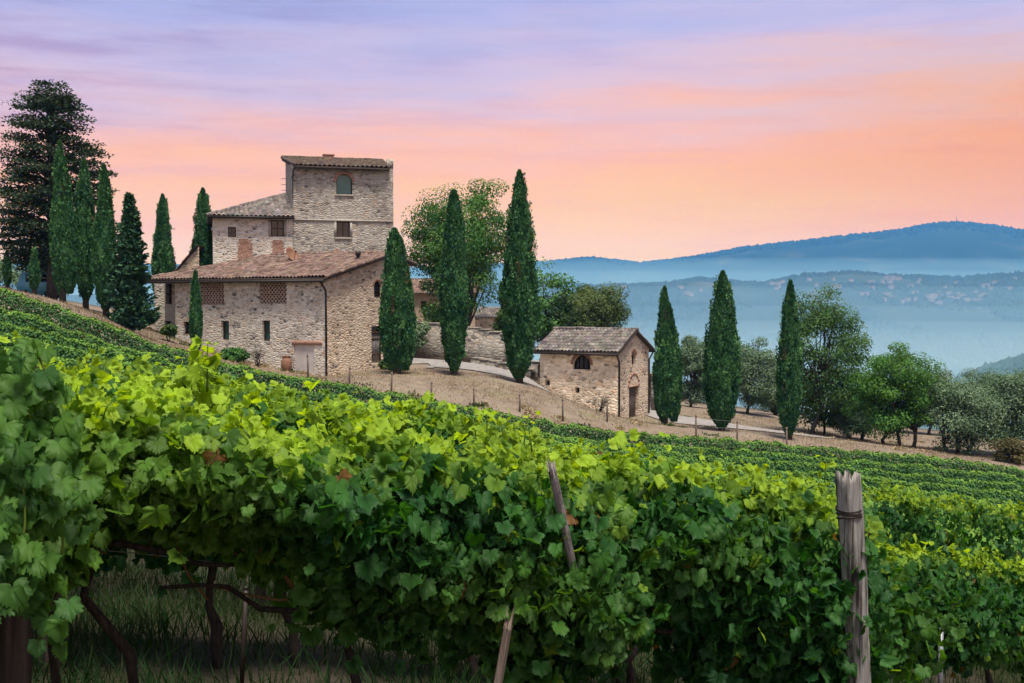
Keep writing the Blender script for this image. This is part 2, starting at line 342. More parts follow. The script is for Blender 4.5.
GPX = [(30, 303, 55), (100, 322, 56), (130, 334, 58), (190, 353, 60), (240, 367, 60), (62, 303, 62), (105, 316, 61), (130, 333, 62), (160, 333, 70), (245, 361, 66.3), (327, 377, 63.3), (382, 365, 69),
       (397, 373, 63.5), (454, 376, 65.5), (519, 382, 66), (420, 360, 80), (480, 366, 78), (530, 377, 74), (350, 384, 59), (450, 399, 58.5), (520, 404, 59), (560, 411, 61), (540, 387, 74),
       (617, 421, 71.2), (585, 409, 71.0), (648, 413, 76.5), (665, 425, 67.5), (722, 431, 66), (790, 439, 64), (660, 413, 79), (700, 420, 74), (760, 430, 69), (812, 437, 76), (905, 447, 72), (960, 455, 72), (1010, 462, 70),
       (740, 411, 92), (690, 407, 94), (850, 428, 92), (1000, 440, 92), (0, 288, 72), (30, 298, 72), (-80, 275, 70), (0, 290, 95), (150, 318, 95), (300, 340, 100), (450, 345, 105), (600, 385, 105), (1150, 470, 75), (1150, 455, 100)]
PTS += [gp(*a) for a in GPX]
PTS = np.array(PTS)
def tps(P, lam=0.02):
    xy = P[:, :2] / 10.0; n = len(P)
    d = np.linalg.norm(xy[:, None] - xy[None], axis=2); K = d * d * np.log(d + 1e-9); K[d == 0] = 0
    K += lam * np.eye(n); Q = np.c_[np.ones(n), xy]
    A = np.block([[K, Q], [Q.T, np.zeros((3, 3))]]); b = np.r_[P[:, 2], 0, 0, 0]
    return xy, np.linalg.solve(A, b)
TX, TW = tps(PTS)
def local_h(x, y):
    x = np.asarray(x, float); y = np.asarray(y, float); sh = x.shape
    q = np.c_[x.ravel(), y.ravel()] / 10.0; r = np.empty(len(q))
    for i in range(0, len(q), 20000):
        b = q[i:i + 20000]; d = np.linalg.norm(b[:, None] - TX[None], axis=2)
        K = np.where(d > 0, d * d * np.log(d + 1e-9), 0)
        r[i:i + 20000] = K @ TW[:-3] + TW[-3] + b @ TW[-2:]
    return r.reshape(sh)
def vnoise(x, y, seed=0):
    """cheap smooth value noise in [-1, 1]"""
    x = np.asarray(x, float); y = np.asarray(y, float)
    xi = np.floor(x).astype(np.int64); yi = np.floor(y).astype(np.int64); fx = x - xi; fy = y - yi
    fx = fx * fx * (3 - 2 * fx); fy = fy * fy * (3 - 2 * fy)
    def h(a, b):
        v = (a * 374761393 + b * 668265263 + seed * 1442695041) & 0x7fffffff
        v = ((v ^ (v >> 13)) * 1274126177) & 0x7fffffff
        return ((v ^ (v >> 16)) & 0xffff) / 32767.5 - 1
    return (h(xi, yi) * (1 - fx) + h(xi + 1, yi) * fx) * (1 - fy) + (h(xi, yi + 1) * (1 - fx) + h(xi + 1, yi + 1) * fx) * fy
def fbm(x, y, o=4, seed=0):
    s = 0; a = 1.0; t = 0
    for i in range(o): s = s + a * vnoise(x * 2 ** i, y * 2 ** i, seed + i); t += a; a *= 0.5
    return s / t
VALLEY = -135.0
TOWN = [(-900, 300), (0, 296), (400, 290), (540, 284), (600, 287), (660, 285), (700, 279), (760, 285), (800, 276), (850, 273), (900, 277), (960, 279), (1024, 274), (1200, 268), (2200, 275)]
MOUNT = [(-900, 262), (0, 262), (300, 266), (450, 268), (540, 264), (590, 259), (640, 264), (690, 258), (745, 248), (800, 242), (855, 236), (900, 231), (925, 226), (955, 223.5), (985, 226), (1024, 232), (1100, 241), (1300, 250), (2200, 262)]
NEARH = [(-900, 420), (700, 420), (900, 402), (945, 391), (985, 373), (1024, 361), (1120, 350), (2200, 360)]
def far_h(x, y):
    D = np.maximum(y, 1.0); px = 512 + F * np.clip(x / D, -3, 3)
    k = 1.0 / F
    zm = (HORIZON - lerp(px, MOUNT)) * k * 6400
    zt = (HORIZON - lerp(px, TOWN)) * k * 3100
    zn = (HORIZON - lerp(px, NEARH)) * k * 1150
    h = np.full(np.shape(x), VALLEY) + 9 * fbm(x / 260, y / 260, 3, 5) + 34 * np.clip(fbm(x / 520, y / 230, 3, 15), 0, 1) * sstep(1150, 1500, D)
    hm = VALLEY + (zm - VALLEY) * sstep(3900, 6400, D) * (1 - 0.5 * sstep(6500, 8800, D))
    hm = hm + 45 * fbm(x / 900, y / 900, 4, 9) * sstep(3900, 4800, D) * (1 - sstep(5800, 6400, D))
    ht = VALLEY + (zt - VALLEY) * sstep(1750, 3100, D) * (1 - 0.55 * sstep(3150, 4200, D))
    ht = ht + 30 * fbm(x / 420, y / 190, 4, 21) * sstep(1700, 2100, D) * (1 - sstep(2750, 3080, D))
    hn = VALLEY + (zn - VALLEY) * sstep(650, 1150, D) * (1 - sstep(1180, 1600, D))
    return np.maximum(np.maximum(h, hm), np.maximum(ht, hn))
def H(x, y):
    x = np.asarray(x, float); y = np.asarray(y, float)
    r = np.hypot(x, y)
    cx = np.where(r > 118, x * 118 / np.maximum(r, 1e-6), x); cyy = np.where(r > 118, y * 118 / np.maximum(r, 1e-6), y)
    L = local_h(cx, cyy)
    side = np.clip(np.abs(x) - 45, 0, None) + np.clip(-y - 15, 0, None)
    L = np.where(side > 0, np.clip(L, -16, 6), L)
    drop = -0.30 * np.clip(r - 108, 0, None)
    L = L + np.maximum(drop, -200)
    return np.where(r < 108, L, np.maximum(L, far_h(x, y)))
def Hs(x, y): return float(H(np.array([x]), np.array([y]))[0])
def ground(px, D):
    """ground point straight below the line of sight of image column px at depth D"""
    x = (px - 512) / F * D; return np.array([x, D, Hs(x, D)])

# ------------------------------------------------------------------ the ground sheet
az = np.unique(np.concatenate([np.linspace(-180, -34, 60), np.linspace(-34, 34, 500), np.linspace(34, 180, 60)]))
rr = np.concatenate([[0.01], np.geomspace(0.6, 108, 250), np.geomspace(110, 1700, 90), np.geomspace(1720, 9000, 130)])
A_, R_ = np.meshgrid(np.radians(az), rr)
GX = R_ * np.sin(A_); GY = R_ * np.cos(A_); GZ = H(GX, GY)
GZ += np.where(R_ < 108, 0.035 * fbm(GX / 0.6, GY / 0.6, 3, 2) * sstep(0, 2, R_), 0)
def smooth_band(a, b): return sstep(a[0], a[1], b)
def zones(X, Y, R):
    """red: dry grass / bare earth, green: green grass, blue: woodland and fields far off"""
    edge = 55.0 + 0.2 * X + 0.8 * vnoise(X / 2, Y / 2, 4)
    dry = sstep(-0.8, 0.8, Y - edge) * (1 - sstep(100, 112, R))
    return np.stack([dry, 1 - dry, sstep(105, 125, R)], -1)
def m_ground():
    m, t, o, N = mat_nodes('ground')
    a = N('ShaderNodeAttribute', attribute_name='tint'); s = N('ShaderNodeSeparateColor', {0: a.outputs[0]})
    tcn = N('ShaderNodeTexCoord'); P = tcn.outputs['Object']
    n1 = N('ShaderNodeTexNoise', {'Vector': P, 'Scale': 0.6, 'Detail': 6.0, 'Roughness': 0.65})
    n2 = N('ShaderNodeTexNoise', {'Vector': P, 'Scale': 9.0, 'Detail': 6.0, 'Roughness': 0.7})
    n3 = N('ShaderNodeTexNoise', {'Vector': P, 'Scale': 1.1, 'Detail': 8.0, 'Roughness': 0.78})
    n4 = N('ShaderNodeTexNoise', {'Vector': P, 'Scale': 0.28, 'Detail': 4.0, 'Roughness': 0.6})
    dry = rampn(N, n3.outputs[0], [(0.28, (0.080, 0.060, 0.043)), (0.42, (0.162, 0.124, 0.090)), (0.56, (0.238, 0.185, 0.136)), (0.72, (0.31, 0.25, 0.185))])
    pt = N('ShaderNodeMapRange', {0: n4.outputs[0], 1: 0.42, 2: 0.62, 3: 0.0, 4: 0.75}); dry = mixc(N, pt.outputs[0], dry, (0.24, 0.195, 0.15), 'MIX')
    dry = mixc(N, n2.outputs[0], mixc(N, 0.35, dry, (0.05, 0.035, 0.025)), dry)
    gg = N('ShaderNodeMapRange', {0: n1.outputs[0], 1: 0.54, 2: 0.66, 3: 0.0, 4: 0.5}); dry = mixc(N, gg.outputs[0], dry, (0.16, 0.17, 0.07))
    grs = rampn(N, n2.outputs[0], [(0.3, (0.012, 0.015, 0.007)), (0.5, (0.024, 0.028, 0.011)), (0.7, (0.048, 0.042, 0.025))])
    e = N('ShaderNodeMapRange', {0: n1.outputs[0], 1: 0.42, 2: 0.6, 3: 0.0, 4: 0.8}); grs = mixc(N, e.outputs[0], grs, (0.042, 0.033, 0.025))
    c = mixc(N, s.outputs[0], grs, dry)
    f1 = N('ShaderNodeTexNoise', {'Vector': P, 'Scale': 0.006, 'Detail': 7.0, 'Roughness': 0.6})
    fv = N('ShaderNodeTexVoronoi', {'Vector': P, 'Scale': 0.006}, feature='F1'); fc = N('ShaderNodeSeparateColor', {0: fv.outputs['Color']})
    fld = rampn(N, fc.outputs[0], [(0, (0.05, 0.075, 0.03)), (0.35, (0.09, 0.11, 0.045)), (0.6, (0.17, 0.15, 0.07)), (0.8, (0.06, 0.09, 0.03)), (1, (0.24, 0.20, 0.12))], 'CONSTANT')
    wd = N('ShaderNodeMapRange', {0: f1.outputs[0], 1: 0.40, 2: 0.50, 3: 1.0, 4: 0.0}); far = mixc(N, wd.outputs[0], fld, (0.028, 0.05, 0.02))
    c = mixc(N, s.outputs[2], c, far)
    finish(t, o, N, c, 0.95, n2.outputs[0], 0.5, 0.03, 0.1); return m
def m_hill(name):
    m, t, o, N = mat_nodes(name); tcn = N('ShaderNodeTexCoord'); P = tcn.outputs['Object']
    f1 = N('ShaderNodeTexNoise', {'Vector': P, 'Scale': 0.005, 'Detail': 8.0, 'Roughness': 0.65})
    c = rampn(N, f1.outputs[0], [(0.35, (0.014, 0.024, 0.012)), (0.55, (0.020, 0.033, 0.015)), (0.64, (0.04, 0.05, 0.024)), (0.75, (0.085, 0.085, 0.05))])
    finish(t, o, N, c, 0.95, f1.outputs[0], 0.3, 8.0, 0.05); return m
m_ground(); m_hill('hill'); m_hill('mountain')
na = len(az)
def ring_mesh(name, i0, i1, mat, label):
    idx = np.arange(i0, i1 + 1)
    V = np.stack([GX[idx], GY[idx], GZ[idx]], -1).reshape(-1, 3)
    n = len(idx); i = np.arange(n - 1)[:, None] * na; k = np.arange(na - 1)[None]
    Fq = np.stack([i + k, i + na + k, i + na + k + 1, i + k + 1], -1).reshape(-1, 4)
    z = zones(GX[idx].ravel(), GY[idx].ravel(), R_[idx].ravel())
    o = link(name, mesh_np(name, V, [Fq[:, ::-1]], z, True), M[mat]); ORG[o.name] = np.zeros(3)
    return tag(o, label, name.replace('_', ' '), kind='structure')
i1 = int(np.searchsorted(rr, 109)); i2 = int(np.searchsorted(rr, 1710)); i3 = int(np.searchsorted(rr, 4000))
ring_mesh('ground', 0, i1, 'ground', 'dry grass and vineyard earth of the hillside under the house')
ring_mesh('valley', i1, i2, 'ground', 'misty valley floor beyond the olive trees')
ring_mesh('hill', i2, i3, 'hill', 'hazy blue wooded hill with a town across the valley')
ring_mesh('mountain', i3, len(rr) - 1, 'mountain', 'long blue mountain ridge on the horizon')

def sight(px, py, d0=150, d1=8000):
    """point where a line of sight first meets the far terrain"""
    D = np.geomspace(d0, d1, 1500); d = ray(px, py); P = d[None] * (D / d[1])[:, None]
    below = P[:, 2] < H(P[:, 0], P[:, 1]); i = int(np.argmax(below))
    return P[i] if below[i] else None

# ------------------------------------------------------------------ haze and mist
def volume_mat(name, dens, col, aniso=0.0):
    m = bpy.data.materials.new(name); m.use_nodes = True; t = m.node_tree; t.nodes.clear()
    o = t.nodes.new('ShaderNodeOutputMaterial'); v = t.nodes.new('ShaderNodeVolumePrincipled')
    v.inputs['Density'].default_value = dens; v.inputs['Color'].default_value = (*col, 1); v.inputs['Anisotropy'].default_value = aniso
    v.inputs['Absorption Color'].default_value = (1, 1, 1, 1)
    t.links.new(v.outputs[0], o.inputs['Volume']); m.cycles.homogeneous_volume = True; MATS[name] = m; return m
volume_mat('haze', HAZE_DENSITY, (0.07, 0.38, 1.0))
b = MB().box((0, 0, (470 - 420) / 2), (19000, 19000, 470 + 420)); o = b.build('haze', M['haze']); tag(o, 'blue evening haze filling the air over the valley', 'haze', kind='stuff')

volume_mat('mist', 0.00026, (0.46, 0.82, 1.0))
volume_mat('thin_mist', 0.00015, (0.30, 0.68, 1.0)); volume_mat('veil', 0.00012, (0.36, 0.72, 1.0))
def mist_bank(top, grow, cx, cy_, rx, ry, label, mat='mist'):
    """one flat lens of thin mist; several nest inside one another so that it thins out upwards"""
    ang = np.arange(40) * 2 * pi / 40; rings = [(1.0, VALLEY - 25), (1.0, VALLEY + top * 0.4), (0.85, VALLEY + top * 0.75), (0.5, VALLEY + top * 0.95), (0.2, VALLEY + top)]
    V = np.concatenate([np.c_[cx + rx * grow * k * np.cos(ang), cy_ + ry * grow * k * np.sin(ang), np.full(40, z)] for k, z in rings]); n = 40
    Fq = [[r * n + k, r * n + (k + 1) % n, (r + 1) * n + (k + 1) % n, (r + 1) * n + k] for r in range(len(rings) - 1) for k in range(n)]
    mb = MB().add(V, [np.array(Fq), np.arange(n)[::-1][None], (np.arange(n) + (len(rings) - 1) * n)[None]])
    tag(mb.build('mist', M[mat], smooth=False), label, 'mist', 'mist layers in the valleys', kind='stuff')
for i in range(5): mist_bank(22 + 19 * i, 0.84 + 0.03 * i, 350, 1680, 2300, 1620, 'pale mist lying in the valley below the town')
for i in range(3): mist_bank(124 + 33 * i, 0.94 + 0.03 * i, 420, 2050, 2700, 1750, 'thin veil of mist over the valley in front of the town', 'veil')
for i in range(4): mist_bank(160 + 48 * i, 0.86 + 0.04 * i, 1000, 4900, 5200, 1500, 'pale mist between the town hill and the mountain ridge', 'thin_mist')

# ------------------------------------------------------------------ building helpers
def wall(mb, p0, u, w, zb, zt, holes=(), n=None, zt2=None, zb2=None, peak=None):
    """wall face from p0 along u; zt..zt2 the top at either end, peak=(u,z) a gable; holes (u0,u1,z0,z1,depth) are cut and get reveals"""
    u3 = np.array([u[0], u[1], 0.0]); n3 = np.array([n[0], n[1], 0.0]); p0 = np.array([p0[0], p0[1], 0.0])
    zt2 = zt if zt2 is None else zt2
    def top(s):
        if peak: return np.interp(s, [0, peak[0], w], [zt, peak[1], zt2])
        return zt + (zt2 - zt) * s / w
    us = {0.0, w}
    if peak: us.add(peak[0])
    for h in holes: us |= {h[0], h[1]}
    us = sorted(us); P = lambda s, z, d=0.0: p0 + u3 * s - n3 * d + np.array([0, 0, z])
    for a, b in zip(us[:-1], us[1:]):
        if b - a < 1e-5: continue
        mid = (a + b) / 2; hs = sorted([h for h in holes if h[0] < mid < h[1]], key=lambda h: h[2]); lo = zb
        for h in hs:
            mb.poly([P(a, lo), P(b, lo), P(b, h[2]), P(a, h[2])]); lo = h[3]
        mb.poly([P(a, lo), P(b, lo), P(b, top(b)), P(a, top(a))])
    for h in holes:
        a, b, c, e, d = h[:5]
        mb.poly([P(a, c), P(b, c), P(b, c, d), P(a, c, d)]); mb.poly([P(a, e), P(a, e, d), P(b, e, d), P(b, e)])
        mb.poly([P(a, c), P(a, c, d), P(a, e, d), P(a, e)]); mb.poly([P(b, c), P(b, e), P(b, e, d), P(b, c, d)])

class Frame:
    """a wall's own axes: point(s, z, out) in world space"""
    def __init__(s, p0, u, n): s.p = np.array([p0[0], p0[1], 0.0]); s.u = np.array([u[0], u[1], 0.0]); s.n = np.array([n[0], n[1], 0.0])
    def P(s, a, z, out=0.0): return s.p + s.u * a + s.n * out + np.array([0, 0, z])
    def box(s, mb, a0, a1, z0, z1, o0, o1, bevel=0.0): mb.box(s.P((a0 + a1) / 2, (z0 + z1) / 2, (o0 + o1) / 2), (a1 - a0, o1 - o0, z1 - z0), s.u[:2], bevel=bevel)
    def rect(s, px0, px1, py0, py1):
        pts = [on_wall(x, y, s.p[:2], s.u[:2]) for x in (px0, px1) for y in (py0, py1)]
        a = sorted(p[0] for p in pts); z = sorted(p[1] for p in pts)
        return (a[0] + a[1]) / 2, (a[2] + a[3]) / 2, (z[0] + z[1]) / 2, (z[2] + z[3]) / 2

def window(fr, h, root, name='window', mat='frame_wood', pane='pane_dark', bars=(1, 1), label=None, fw=0.07, sill=False, surround=None):
    a, b, c, e, d = h[:5]; mb = MB()
    o0, o1 = -d + 0.03, -d + 0.09
    fr.box(mb, a, a + fw, c, e, o0, o1); fr.box(mb, b - fw, b, c, e, o0, o1)
    fr.box(mb, a + fw, b - fw, c, c + fw, o0, o1); fr.box(mb, a + fw, b - fw, e - fw, e, o0, o1)
    for i in range(bars[0]):
        x = a + (b - a) * (i + 1) / (bars[0] + 1); fr.box(mb, x - 0.025, x + 0.025, c + fw, e - fw, o0 + 0.004, o1 - 0.006)
    for i in range(bars[1]):
        z = c + (e - c) * (i + 1) / (bars[1] + 1); fr.box(mb, a + fw, b - fw, z - 0.02, z + 0.02, o0 + 0.008, o1 - 0.012)
    w = mb.build(name, M[mat], root)
    if label: w['label'] = label
    pm = MB(); pm.poly([fr.P(a, c, -d + 0.012), fr.P(b, c, -d + 0.012), fr.P(b, e, -d + 0.012), fr.P(a, e, -d + 0.012)]); pm.build('pane', M[pane], w)
    if sill:
        sm_ = MB(); fr.box(sm_, a - 0.12, b + 0.12, c - 0.12, c - 0.004, -0.06, 0.09, 0.015); sm_.build('sill', M['stone_trim'], w)
    if surround:
        sm_ = MB(); q = 0.16
        fr.box(sm_, a - q, a - 0.003, c, e, -0.05, 0.035); fr.box(sm_, b + 0.003, b + q, c, e, -0.05, 0.035); fr.box(sm_, a - q, b + q, e + 0.003, e + q, -0.05, 0.04)
        sm_.build('surround', M[surround], w)
    return w

def arch_fill(mb, fr, h, rise, n=10, out=0.0, depth=None):
    """fills the upper corners of a rectangular hole so that it ends in an arch"""
    a, b, c, e, d = h[:5]; d = d if depth is None else depth; r = (b - a) / 2; m = (a + b) / 2
    th = np.linspace(0, pi, 2 * n + 1); xs = m - r * np.cos(th); zs = e - rise + rise * np.sin(th)
    for half in (range(0, n), range(n, 2 * n)):
        for i in half:
            x0, x1, z0, z1 = xs[i], xs[i + 1], zs[i], zs[i + 1]
            mb.poly([fr.P(x0, z0, out), fr.P(x1, z1, out), fr.P(x1, e, out), fr.P(x0, e, out)])
            mb.poly([fr.P(x0, z0, out), fr.P(x0, z0, -d), fr.P(x1, z1, -d), fr.P(x1, z1, out)])
def arch_ring(mb, fr, h, rise, wd=0.18, o0=-0.05, o1=0.03, n=9):
    a, b, c, e = h[:4]; r = (b - a) / 2; m = (a + b) / 2; th = np.linspace(0, pi, n + 1)
    for i in range(n):
        t0, t1 = th[i] + 0.015, th[i + 1] - 0.015
        q = [(m - r * cos(t0) * k, e - rise + rise * sin(t0) * k2, ) for k, k2 in ((1.0, 1.0),)] 
        def pt(t, k): return m - (r + k) * cos(t), e - rise + (rise + k) * sin(t)
        P4 = [pt(t0, 0.004), pt(t1, 0.004), pt(t1, wd), pt(t0, wd)]
        V = [fr.P(x, z, o1) for x, z in P4] + [fr.P(x, z, o0) for x, z in P4]
        mb.add(V, [np.array([[0, 1, 2, 3], [0, 4, 5, 1], [1, 5, 6, 2], [2, 6, 7, 3], [3, 7, 4, 0]])])

def roof_patch(mb, E0, E1, R0, R1, pitch=0.25, course=0.42, amp=0.085, rng=RNG, wav=0.02):
    """old clay tiles: ridged columns in stepped courses on the plane eave E0-E1 to ridge R0-R1"""
    E0, E1, R0, R1 = [np.array(p, float) for p in (E0, E1, R0, R1)]
    ue = E1 - E0; L = np.linalg.norm(ue); ue /= L
    up = R0 - E0; up = up - ue * (up @ ue)
    Hh = np.linalg.norm(up); up /= Hh; nrm = np.cross(ue, up)
    if nrm[2] < 0: nrm = -nrm
    sL1 = (R0 - E0) @ ue; sR1 = (R1 - E0) @ ue
    smin, smax = min(0, sL1), max(L, sR1)
    nc = int(math.ceil((smax - smin) / pitch)); sub = 6
    s = smin + np.arange(nc * sub + 1) * pitch / sub
    nt_ = max(2, int(round(Hh / course)))
    tv = []; cid = []
    for k in range(nt_): tv += [k / nt_ + 1e-4, (k + 0.5) / nt_, (k + 1) / nt_ - 1e-4]; cid += [k, k, k]
    tv = np.array(tv); cid = np.array(cid)
    S, T = np.meshgrid(s, tv); ci = np.clip(((S - smin) / pitch).astype(int), 0, nc - 1)
    lo = sL1 * T; hi = L + (sR1 - L) * T; S2 = np.clip(S, np.minimum(lo, hi), np.maximum(lo, hi))
    jit = rng.normal(0, 0.012, (nt_, nc)); colr = np.clip(rng.normal(1, 0.22, (nt_, nc, 1)), 0.45, 1.6) * (1 + rng.normal(0, 0.05, (nt_, nc, 3)))
    ph = ((S - smin) / pitch) % 1.0
    frac = (T * nt_) - cid[:, None]
    h = amp * np.abs(np.sin(pi * ph)) ** 0.8 + 0.035 * (1 - frac) + jit[cid[:, None], ci]
    h = h + wav * 2.2 * vnoise(S / 1.7, T * Hh / 1.7, 3)
    P = E0 + ue * S2[..., None] + up * (T * Hh)[..., None] + nrm * h[..., None]
    ns = len(s); i = np.arange(len(tv) - 1)[:, None] * ns; k = np.arange(ns - 1)[None]
    Fq = np.stack([i + k, i + k + 1, i + ns + k + 1, i + ns + k], -1).reshape(-1, 4)
    wdt = np.abs((S2[:-1, 1:] - S2[:-1, :-1])) + np.abs((S2[1:, 1:] - S2[1:, :-1])); ok = wdt.ravel() > 1e-4
    mb.add(P.reshape(-1, 3), [Fq[ok]], colr[cid[:, None], ci].reshape(-1, 3))
def ridge_tiles(mb, A, B, r=0.13, step=0.42, rng=RNG):
    A = np.array(A, float); B = np.array(B, float); L = np.linalg.norm(B - A); d = (B - A) / L; n = max(1, int(L / step))
    for i in range(n):
        p = A + d * (i * L / n); q = A + d * ((i + 1.08) * L / n); j = np.array([0, 0, rng.normal(0.03, 0.012)])
        mb.tube([p + j, q + j + np.array([0, 0, 0.02])], [r * 1.06, r * 0.92], 10, np.clip(rng.normal(1.05, 0.2), 0.5, 1.5))
def slab(mb, pts, dz0=-0.16, dz1=-0.02):
    """flat roof deck under the tiles"""
    n = len(pts); top = [np.array(p) + np.array([0, 0, dz1]) for p in pts]; bot = [np.array(p) + np.array([0, 0, dz0]) for p in pts]
    mb.add(top + bot, [np.arange(n)[None], np.arange(2 * n - 1, n - 1, -1)[None], np.array([[i, i + n, (i + 1) % n + n, (i + 1) % n] for i in range(n)])])

# ------------------------------------------------------------------ farmhouse: the long low front range, the wing and the tower
def unit(th): return np.array([cos(radians(th)), -sin(radians(th))])
def build_farmhouse():
    th = 28; u = unit(th); n = np.array([-sin(radians(th)), -cos(radians(th))]); bk = -n
    R = at(327, 377, 63.3)[:2]
    s, _ = on_wall(175, 300, R, u); L = -s
    P0 = R - u * L                                              # left end of the light front wall
    zE = 1.20; zb = -6.5
    s160, _ = on_wall(153, 300, R, u); Lx = -s160               # porch end
    depthR = 6.3; zR = zE + depthR * 0.235
    root = thing('farmhouse', (R[0], R[1], -4.4), 'large stone farmhouse with a square tower, tiled roofs and a long low front range', 'house')
    ff = Frame(P0, u, n); fg = Frame(R, u * 0 + bk, u)
    lat1 = ff.rect(200, 224, 283, 304.5); lat2 = ff.rect(259.5, 286.5, 281.5, 303.5)
    w1 = ff.rect(221, 229, 321, 340); w2 = ff.rect(262, 270, 320.5, 341); w0 = ff.rect(183.5, 190, 321.5, 334.5)
    dr = ff.rect(294, 314, 345, 374)
    holes = [(*lat1, 0.22), (*lat2, 0.22), (*w0, 0.25), (*w1, 0.28), (*w2, 0.28), (*dr, 0.10)]
    mb = MB(); wall(mb, P0, u, L, zb, zE + 0.12, holes, n)
    # back and left faces of the low range close the shell
    gw = on_wall(410, 300, R, bk)[0]; PB = P0 + bk * gw
    wall(mb, PB + u * L, -u, L + 3.2, zb, zE, (), bk)
    wall(mb, P0 - u * 3.2 + bk * gw, -bk, gw - 1.5, zb, zE, (), -u)
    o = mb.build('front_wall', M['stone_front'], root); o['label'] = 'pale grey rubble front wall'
    # porch wall set back at the left end
    pw = MB(); Pp = P0 - u * (Lx - L) + bk * 1.5; fp = Frame(Pp, u, n)
    dd = fp.rect(166, 172, 282, 304); ww = fp.rect(165, 171, 321, 331)
    wall(pw, Pp, u, Lx - L, zb, zE + 0.4, [(*dd, 0.35), (*ww, 0.3)], n); wall(pw, Pp + u * (Lx - L) , -bk, 1.5, zb, zE + 0.12, (), -u)
    wall(pw, Pp + bk * 5, -bk, 5.0, zb, zE, (), -u)
    pw.build('porch_wall', M['stone_tower'], root)
    window(fp, (*dd, 0.35), root, 'window', bars=(0, 0)); window(fp, (*ww, 0.3), root, 'window', bars=(0, 0))
    # warm gable wall on the right
    arch = fg.rect(374, 381.5, 281, 297.5); door = fg.rect(371.5, 382, 326, 363)
    gholes = [(*arch, 0.2), (*door, 0.25)]
    g = MB(); wall(g, R, bk, gw, zb, zE + 0.1, gholes, u, zt2=zR - (gw - depthR) * 0.235, peak=(depthR, zR + 0.08)); arch_fill(g, fg, (*arch, 0.2), 0.28)
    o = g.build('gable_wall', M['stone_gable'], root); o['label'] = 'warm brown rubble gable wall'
    # lattice of bricks in the barn vents
    for lt in (lat1, lat2):
        a, bb, c, e = lt; q = MB(); nu = 8; nv = 5
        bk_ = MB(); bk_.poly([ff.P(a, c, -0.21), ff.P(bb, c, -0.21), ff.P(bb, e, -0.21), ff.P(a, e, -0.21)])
        dx = (bb - a) / nu; dz = (e - c) / nv
        for i in range(-nv, nu):
            for sgn in (1, -1):
                for j in range(nv):
                    x0 = a + (i + j) * dx if sgn == 1 else bb - (i + j) * dx
                    x1 = x0 + sgn * dx
                    if min(x0, x1) < a - 1e-6 or max(x0, x1) > bb + 1e-6: continue
                    z0 = c + j * dz; z1 = z0 + dz; t = 0.026; oo = -0.06 if sgn == 1 else -0.085
                    V = [ff.P(x0, z0 - t, oo), ff.P(x0, z0 + t, oo), ff.P(x1, z1 + t, oo), ff.P(x1, z1 - t, oo)]
                    V += [v - ff.n * 0.10 for v in V]
                    q.add(V, [np.array([[0, 1, 2, 3], [7, 6, 5, 4], [0, 4, 5, 1], [1, 5, 6, 2], [2, 6, 7, 3], [3, 7, 4, 0]])])
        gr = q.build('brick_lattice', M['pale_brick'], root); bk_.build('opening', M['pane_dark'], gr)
    window(ff, (*w0, 0.25), root, pane='pane_dark', bars=(0, 0)); window(ff, (*w1, 0.28), root, pane='pane_green', bars=(0, 1)); window(ff, (*w2, 0.28), root, pane='pane_green', bars=(0, 1))
    d_ = MB(); d_.poly([ff.P(dr[0], dr[2], -0.09), ff.P(dr[1], dr[2], -0.09), ff.P(dr[1], dr[3], -0.09), ff.P(dr[0], dr[3], -0.09)])
    o = d_.build('blocked_doorway', M['plaster'], root); o['label'] = 'whitewashed walled-up doorway'
    li = MB(); x = dr[0] - 0.12
    while x < dr[1] + 0.5:
        ff.box(li, x, x + 0.11, dr[3] + 0.02 + random.uniform(-.01, .01), dr[3] + 0.25, -0.04, 0.05); x += 0.125
    li.build('lintel', M['brick'], o)
    # gable door of boards, and its arched window with bars
    dm = MB(); a, bb, c, e = door; k = 5
    for i in range(k): fg.box(dm, a + 0.05 + (bb - a - 0.1) * i / k + 0.006, a + 0.05 + (bb - a - 0.1) * (i + 1) / k - 0.006, c + 0.02, e - 0.42, -0.2, -0.15)
    dm2 = dm.build('door', M['grey_wood'], root); fm = MB(); fg.box(fm, a, a + 0.05, c, e, -0.2, -0.08); fg.box(fm, bb - 0.05, bb, c, e, -0.2, -0.08); fg.box(fm, a + 0.05, bb - 0.05, e - 0.42, e - 0.34, -0.2, -0.08)
    for zz in (c + 0.5, c + 1.4): fg.box(fm, a + 0.05, bb - 0.05, zz, zz + 0.1, -0.149, -0.12)
    fm.build('door_frame', M['frame_wood'], dm2)
    tp = MB(); tp.poly([fg.P(a, e - 0.34, -0.21), fg.P(bb, e - 0.34, -0.21), fg.P(bb, e, -0.21), fg.P(a, e, -0.21)]); tp.poly([fg.P(a, c, -0.22), fg.P(bb, c, -0.22), fg.P(bb, e - .34, -0.22), fg.P(a, e - .34, -0.22)]); tp.build('fanlight', M['pane_dark'], dm2)
    aw = window(fg, (*arch, 0.2), root, bars=(3, 4), mat='dark_metal'); ar = MB(); arch_ring(ar, fg, (*arch, 0.2), 0.28, 0.14); ar.build('arch', M['brick'], aw)
    # roof of the low range, hipped at its left end
    ov = 0.45; Lr = Lx + 0.35
    def q(al, back, z): p = R + u * al + bk * back; return np.array([p[0], p[1], z])
    sl = 0.235; hip = 4.3
    E0 = q(-Lr, -ov, zE - ov * sl + 0.16); E1 = q(0.35, -ov, zE - ov * sl + 0.16); R0 = q(-Lr + hip, depthR, zR + 0.16); R1 = q(0.35, depthR, zR + 0.16)
    zB = zR + 0.16 - (gw + 0.3 - depthR) * sl; B0 = q(-Lr, gw + 0.3, zB); B1 = q(0.35, gw + 0.3, zB)
